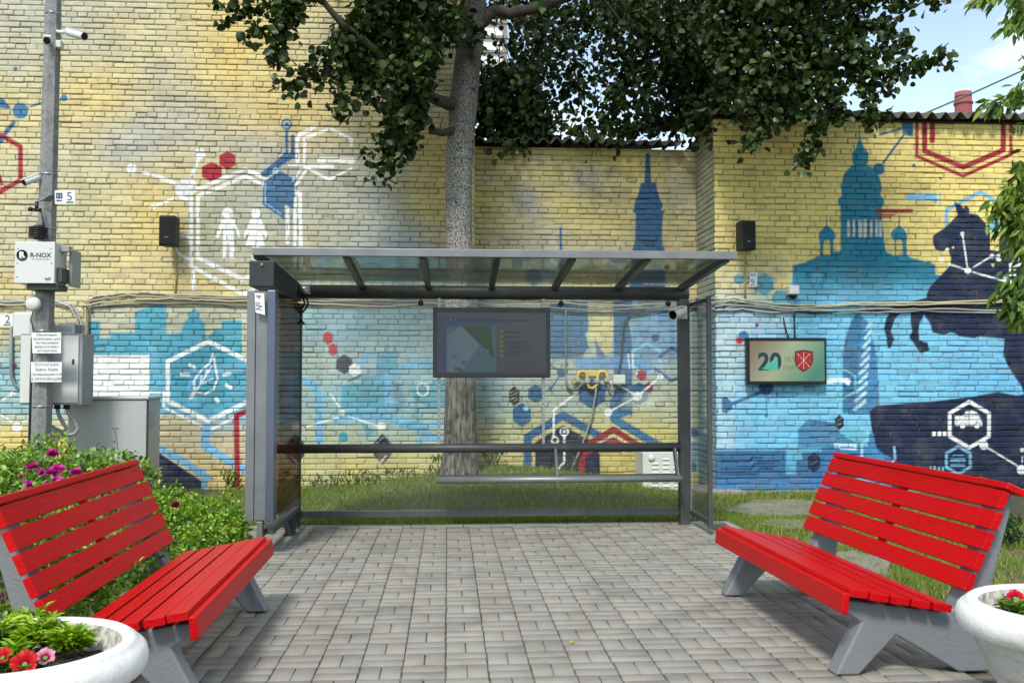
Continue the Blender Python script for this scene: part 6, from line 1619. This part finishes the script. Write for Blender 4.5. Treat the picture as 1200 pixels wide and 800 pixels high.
def petunia(c, r, rgb, eye, label, tilt=(0, -.5, .85), rim=None, seed=0):
    t = thing("petunia", label, "flower", c)
    g = np.random.default_rng(seed + 5)
    head = Vector(c) + Vector((0, 0, .065))
    M = Vector(tilt).to_track_quat('Z', 'Y').to_matrix()
    V, F, cols = [], [], []
    na, rr = 50, [0.02, .18, .4, .62, .82, 1.0]
    for i, q in enumerate(rr):
        for k in range(na):
            a = 2 * math.pi * k / na
            lobe = 1 - .16 * (q ** 2) * (1 - abs(math.sin(2.5 * a))) ** 1.5
            z = -.9 * r * (1 - q) ** 2 * (1 if q < .5 else .6) + .12 * r * q * math.sin(5 * a + .6) + .07 * r * q * q * math.sin(13 * a + 1)
            V.append(head + M @ Vector((math.cos(a) * q * r * lobe, math.sin(a) * q * r * lobe, z)))
            cc = lin(eye) if q < .19 else lin(rgb)
            if rim is not None and q > .5: cc = lin(rim) * .7 + cc * .3
            cols.append(cc * (1 + .15 * math.sin(25 * a)))
    for i in range(len(rr) - 1):
        for k in range(na): F.append((i*na+k, i*na+(k+1) % na, (i+1)*na+(k+1) % na, (i+1)*na+k))
    link_mesh("blossom", np_mesh("blossom", np.array([tuple(v) for v in V]), np.array(F), np.array(cols), True), leaf_mat("petal", .25, .5), t)
    MB().tube([Vector(c), Vector(c) + Vector((.004, 0, .03)), head - M @ Vector((0, 0, r * .6)), head - M @ Vector((0, 0, r * .3))], [.0025, .0025, .004, .008], 6).build("stalk", pm("seedling_stem", (96, 124, 52)), t)
    n = 34; P = np.zeros((n, 3)); P[:, 2] = g.uniform(0, .05, n); a = g.uniform(0, 6.28, n)
    D = np.stack([np.cos(a), np.sin(a), g.normal(.3, .2, n)], 1)
    cc = lin(np.array([(70, 104, 40), (88, 122, 48)]))[g.integers(0, 2, n)]
    link_mesh("leaves", leaves_mesh("leaves", P + np.array(c), D, np.stack([g.normal(0, .2, n), g.normal(0, .2, n), np.ones(n)], 1), g.uniform(.03, .05, n), g.uniform(.014, .022, n), cc), leaf_mat("seedling_leaf"), t)
    return t
petunia(on_left(28, 775, .065), .043, (196, 10, 22), (110, 4, 12), "big bright red petunia at the front of the left planter", (0.1, -.7, .7))
petunia(on_left(1, 768, .065), .034, (196, 12, 22), (110, 4, 12), "red petunia at the left picture edge in the left planter", (-.2, -.6, .7), seed=1)
petunia(on_left(53, 768, .065), .032, (178, 20, 60), (120, 10, 40), "pink petunia with pale edges beside the big red one", (.2, -.6, .75), (224, 168, 190), 2)
petunia(on_left(86, 730, .065), .012, (96, 84, 170), (50, 40, 110), "tiny violet flower in front of the inner wall of the left planter", (0, -.7, .7), seed=3)
petunia(on_left(2, 729, .065), .014, (70, 50, 110), (40, 30, 70), "dark violet flower near the back rim at the left picture edge", (0, -.7, .7), seed=4)
for k, (x, y, h, n, lb_) in enumerate([(1180,722,.06,60,"small leafy seedling at the left rim of the right planter"), (1196,730,.07,90,"leafy seedling at the right picture edge in the right planter"), (1218,724,.08,90,"leafy seedling just outside the picture in the right planter")]):
    seedling(on_left(x, y), h, n, lb_, "seedlings in the right planter", [(92, 124, 44), (110, 140, 54), (128, 150, 76)], 90 + k, (.03, .05), (.014, .022))
petunia(on_left(1190, 699, .065), .034, (196, 8, 34), (120, 4, 24), "crimson petunia in the right planter", (-.3, -.7, .6), seed=6)
petunia(on_left(1182, 696, .065), .016, (206, 190, 224), (90, 60, 160), "small white and violet flower beside the crimson petunia", (-.1, -.8, .5), seed=7)
petunia(on_left(1191, 709, .065), .014, (110, 80, 190), (70, 40, 140), "small violet flower below the crimson petunia", (-.1, -.8, .5), seed=8)
petunia(on_left(1236, 716, .065), .036, (196, 8, 34), (120, 4, 24), "crimson petunia at the far side of the right planter, past the picture edge", (0, -.6, .7), seed=9)

# ------------------------------------------------------------------ shrubs
def shrub(name, label, blobs, n, pal, seed, ln, wd, base, trans=.3):
    "blobs: (centre, radii, weight)"
    g = np.random.default_rng(seed)
    t = thing(name, label, "shrub", base)
    P, O = [], []
    w = np.array([b[2] for b in blobs]); w = w / w.sum()
    st = MB()
    for (c, r, _), q in zip(blobs, w):
        m = int(n * q); d = rand_dirs(m, g); d[:, 2] = np.where(d[:, 2] < -.5, -d[:, 2], d[:, 2])
        rad = g.uniform(.35, 1.05, (m, 1)) ** .6
        lump = 1 + .34 * np.sin(d[:, :1] * 7 + c[0] * 9) * np.sin(d[:, 2:] * 6 + c[1] * 5)
        pts = np.array(c) + d * rad * lump * np.array(r)
        k = (pts[:, 2] > .02) & ~((pts[:, 1] < 6.25) & (pts[:, 0] > np.where(pts[:, 2] < .40, -1.66, -1.78 - .46 * (pts[:, 2] - .435))))
        P.append(pts[k]); O.append(d[k])
        for s in range(7):
            e = Vector(c) + Vector(rand_dirs(1, g)[0] * np.array(r) * .9); e.z = max(e.z, .1)
            if e.y < 6.3: e.x = min(e.x, -2.1)
            b0 = Vector((min(c[0], -1.95 if c[1] < 6.3 else 9) + g.normal(0, .08) * (c[1] > 6.3), c[1] + g.normal(0, .08), -.02))
            st.tube([b0, b0.lerp(e, .5) + Vector((0, 0, .05)), e], [.008, .006, .003], 5)
    P, O = np.concatenate(P), np.concatenate(O); m = len(P)
    D = O * .7 + g.normal(0, .6, (m, 3)); Nn = O * .5 + np.array([[0, 0, .8]]) + g.normal(0, .45, (m, 3))
    c = lin(np.array(pal))[g.integers(0, len(pal), m)] * g.normal(1, .13, (m, 1)).clip(.6, 1.4)
    link_mesh("leaves", leaves_mesh("leaves", P, D, Nn, g.uniform(*ln, m), g.uniform(*wd, m), c), leaf_mat("shrub_leaf", trans, .45), t)
    st.build("stem", pm("shrub_stem", (92, 78, 52), .8), t)
    return t
RB = [(92, 132, 40), (112, 152, 50), (72, 110, 36), (130, 168, 62), (154, 182, 96)]
def bl_(x, y, Y, rx, ry, rz): p = W(x, y, Y); return ((p.x, Y, p.z), (rx, ry, rz), rx * ry + rz * .3)
rose = shrub("rose_bush", "green rose bush with magenta flowers behind the left bench", [bl_(10,585,8.2,.5,.5,.42), bl_(60,578,8.2,.5,.5,.45), bl_(112,578,8.3,.36,.45,.34), bl_(158,570,8.4,.2,.3,.25), bl_(-40,590,7.8,.5,.6,.42), bl_(20,640,6.6,.45,.6,.36), bl_(-30,640,6.2,.4,.7,.42), bl_(90,650,6.9,.4,.6,.3), bl_(20,690,5.2,.25,.5,.3), bl_(130,668,6.0,.22,.5,.22), bl_(-30,690,4.9,.3,.5,.36), bl_(165,640,7.4,.22,.4,.28), bl_(96,700,5.0,.12,.3,.16), bl_(145,690,5.2,.16,.5,.24), bl_(165,672,5.9,.16,.4,.24), bl_(60,700,4.6,.2,.4,.3)],
             15500, RB, 71, (.032, .058), (.02, .036), (W(60,600,8.2).x, 8.2, 0))
def rosette(p, r, rgb, seed, parent):
    g = np.random.default_rng(seed); V, C = [], []
    n = 16; P = np.tile(np.array(p), (n, 1)) + g.normal(0, r * .12, (n, 3)); a = np.linspace(0, 6.28 * 2, n)
    D = np.stack([np.cos(a), np.sin(a) * .5 - .35, g.uniform(-.1, .7, n)], 1)
    c = lin(np.array([rgb, (rgb[0] * .8, rgb[1] * .7, rgb[2] * .85)]))[g.integers(0, 2, n)]
    link_mesh("flower", leaves_mesh("flower", P, D, np.tile(np.array([[0, -.8, .6]]), (n, 1)) + g.normal(0, .4, (n, 3)), r * g.uniform(.8, 1.1, n), r * g.uniform(.8, 1, n), c, .3), leaf_mat("petal", .3, .5), parent)
for k, (x, y, Y, r, c) in enumerate([(62,531,7.65,.042,(150,24,96)), (39,547,7.6,.04,(170,36,110)), (48,554,7.6,.03,(168,60,120)), (68.5,550,7.55,.045,(190,60,140)), (60,555,7.55,.045,(160,30,110)), (89,554,7.6,.042,(176,56,120)), (34.5,569,7.5,.04,(176,40,140)), (60,566,7.5,.04,(168,30,130)), (66.5,563,7.5,.04,(176,40,140)), (20,580,7.4,.028,(150,30,90)), (8,688,4.85,.04,(176,90,170)), (11,697,4.85,.035,(160,80,160)), (206,592,7.6,.034,(110,20,60)), (25,559,7.6,.02,(150,40,90))]):
    p = W(x, y, Y - .25 * (Y > 7)); rosette((p.x, p.y, p.z), r * 1.15, tuple(min(255, v * 1.18) for v in c), 300 + k, rose)
low = shrub("low_shrub", "low green shrub with a yellow bloom between the left bench and the shelter", [bl_(238,616,7.6,.24,.4,.23), bl_(262,624,7.5,.16,.4,.18), bl_(212,616,7.8,.22,.4,.22), bl_(278,632,7.6,.08,.3,.15), bl_(240,640,7.2,.24,.3,.18), bl_(196,600,8.0,.14,.3,.2)],
            6200, [(94, 134, 40), (114, 154, 48), (74, 110, 36), (138, 172, 58), (156, 186, 66)], 72, (.022, .042), (.014, .026), (W(240,640,7.5).x, 7.5, 0))
p = W(266, 621, 7.2); rosette((p.x, p.y, p.z), .03, (222, 170, 30), 400, low)
p = WG(1182, 640); weed((p.x, p.y, 0), "dark leafy clump in the grass behind the right bench's near end", 160, .3, None, ((46, 78, 44), (60, 92, 50), (40, 66, 38)))

p = WG(668, 755)
lf = leaves_mesh("fallen_leaf", np.array([[p.x, p.y, .012]]), np.array([[.8, .5, .05]]), np.array([[0., .1, 1.]]), .035, .022, lin(np.array([[206, 186, 60]])))
tag(link_mesh("fallen_leaf", lf, leaf_mat("petal"), None, (p.x, p.y, .012)), "small yellow fallen leaf lying on the grey paving", "leaf")
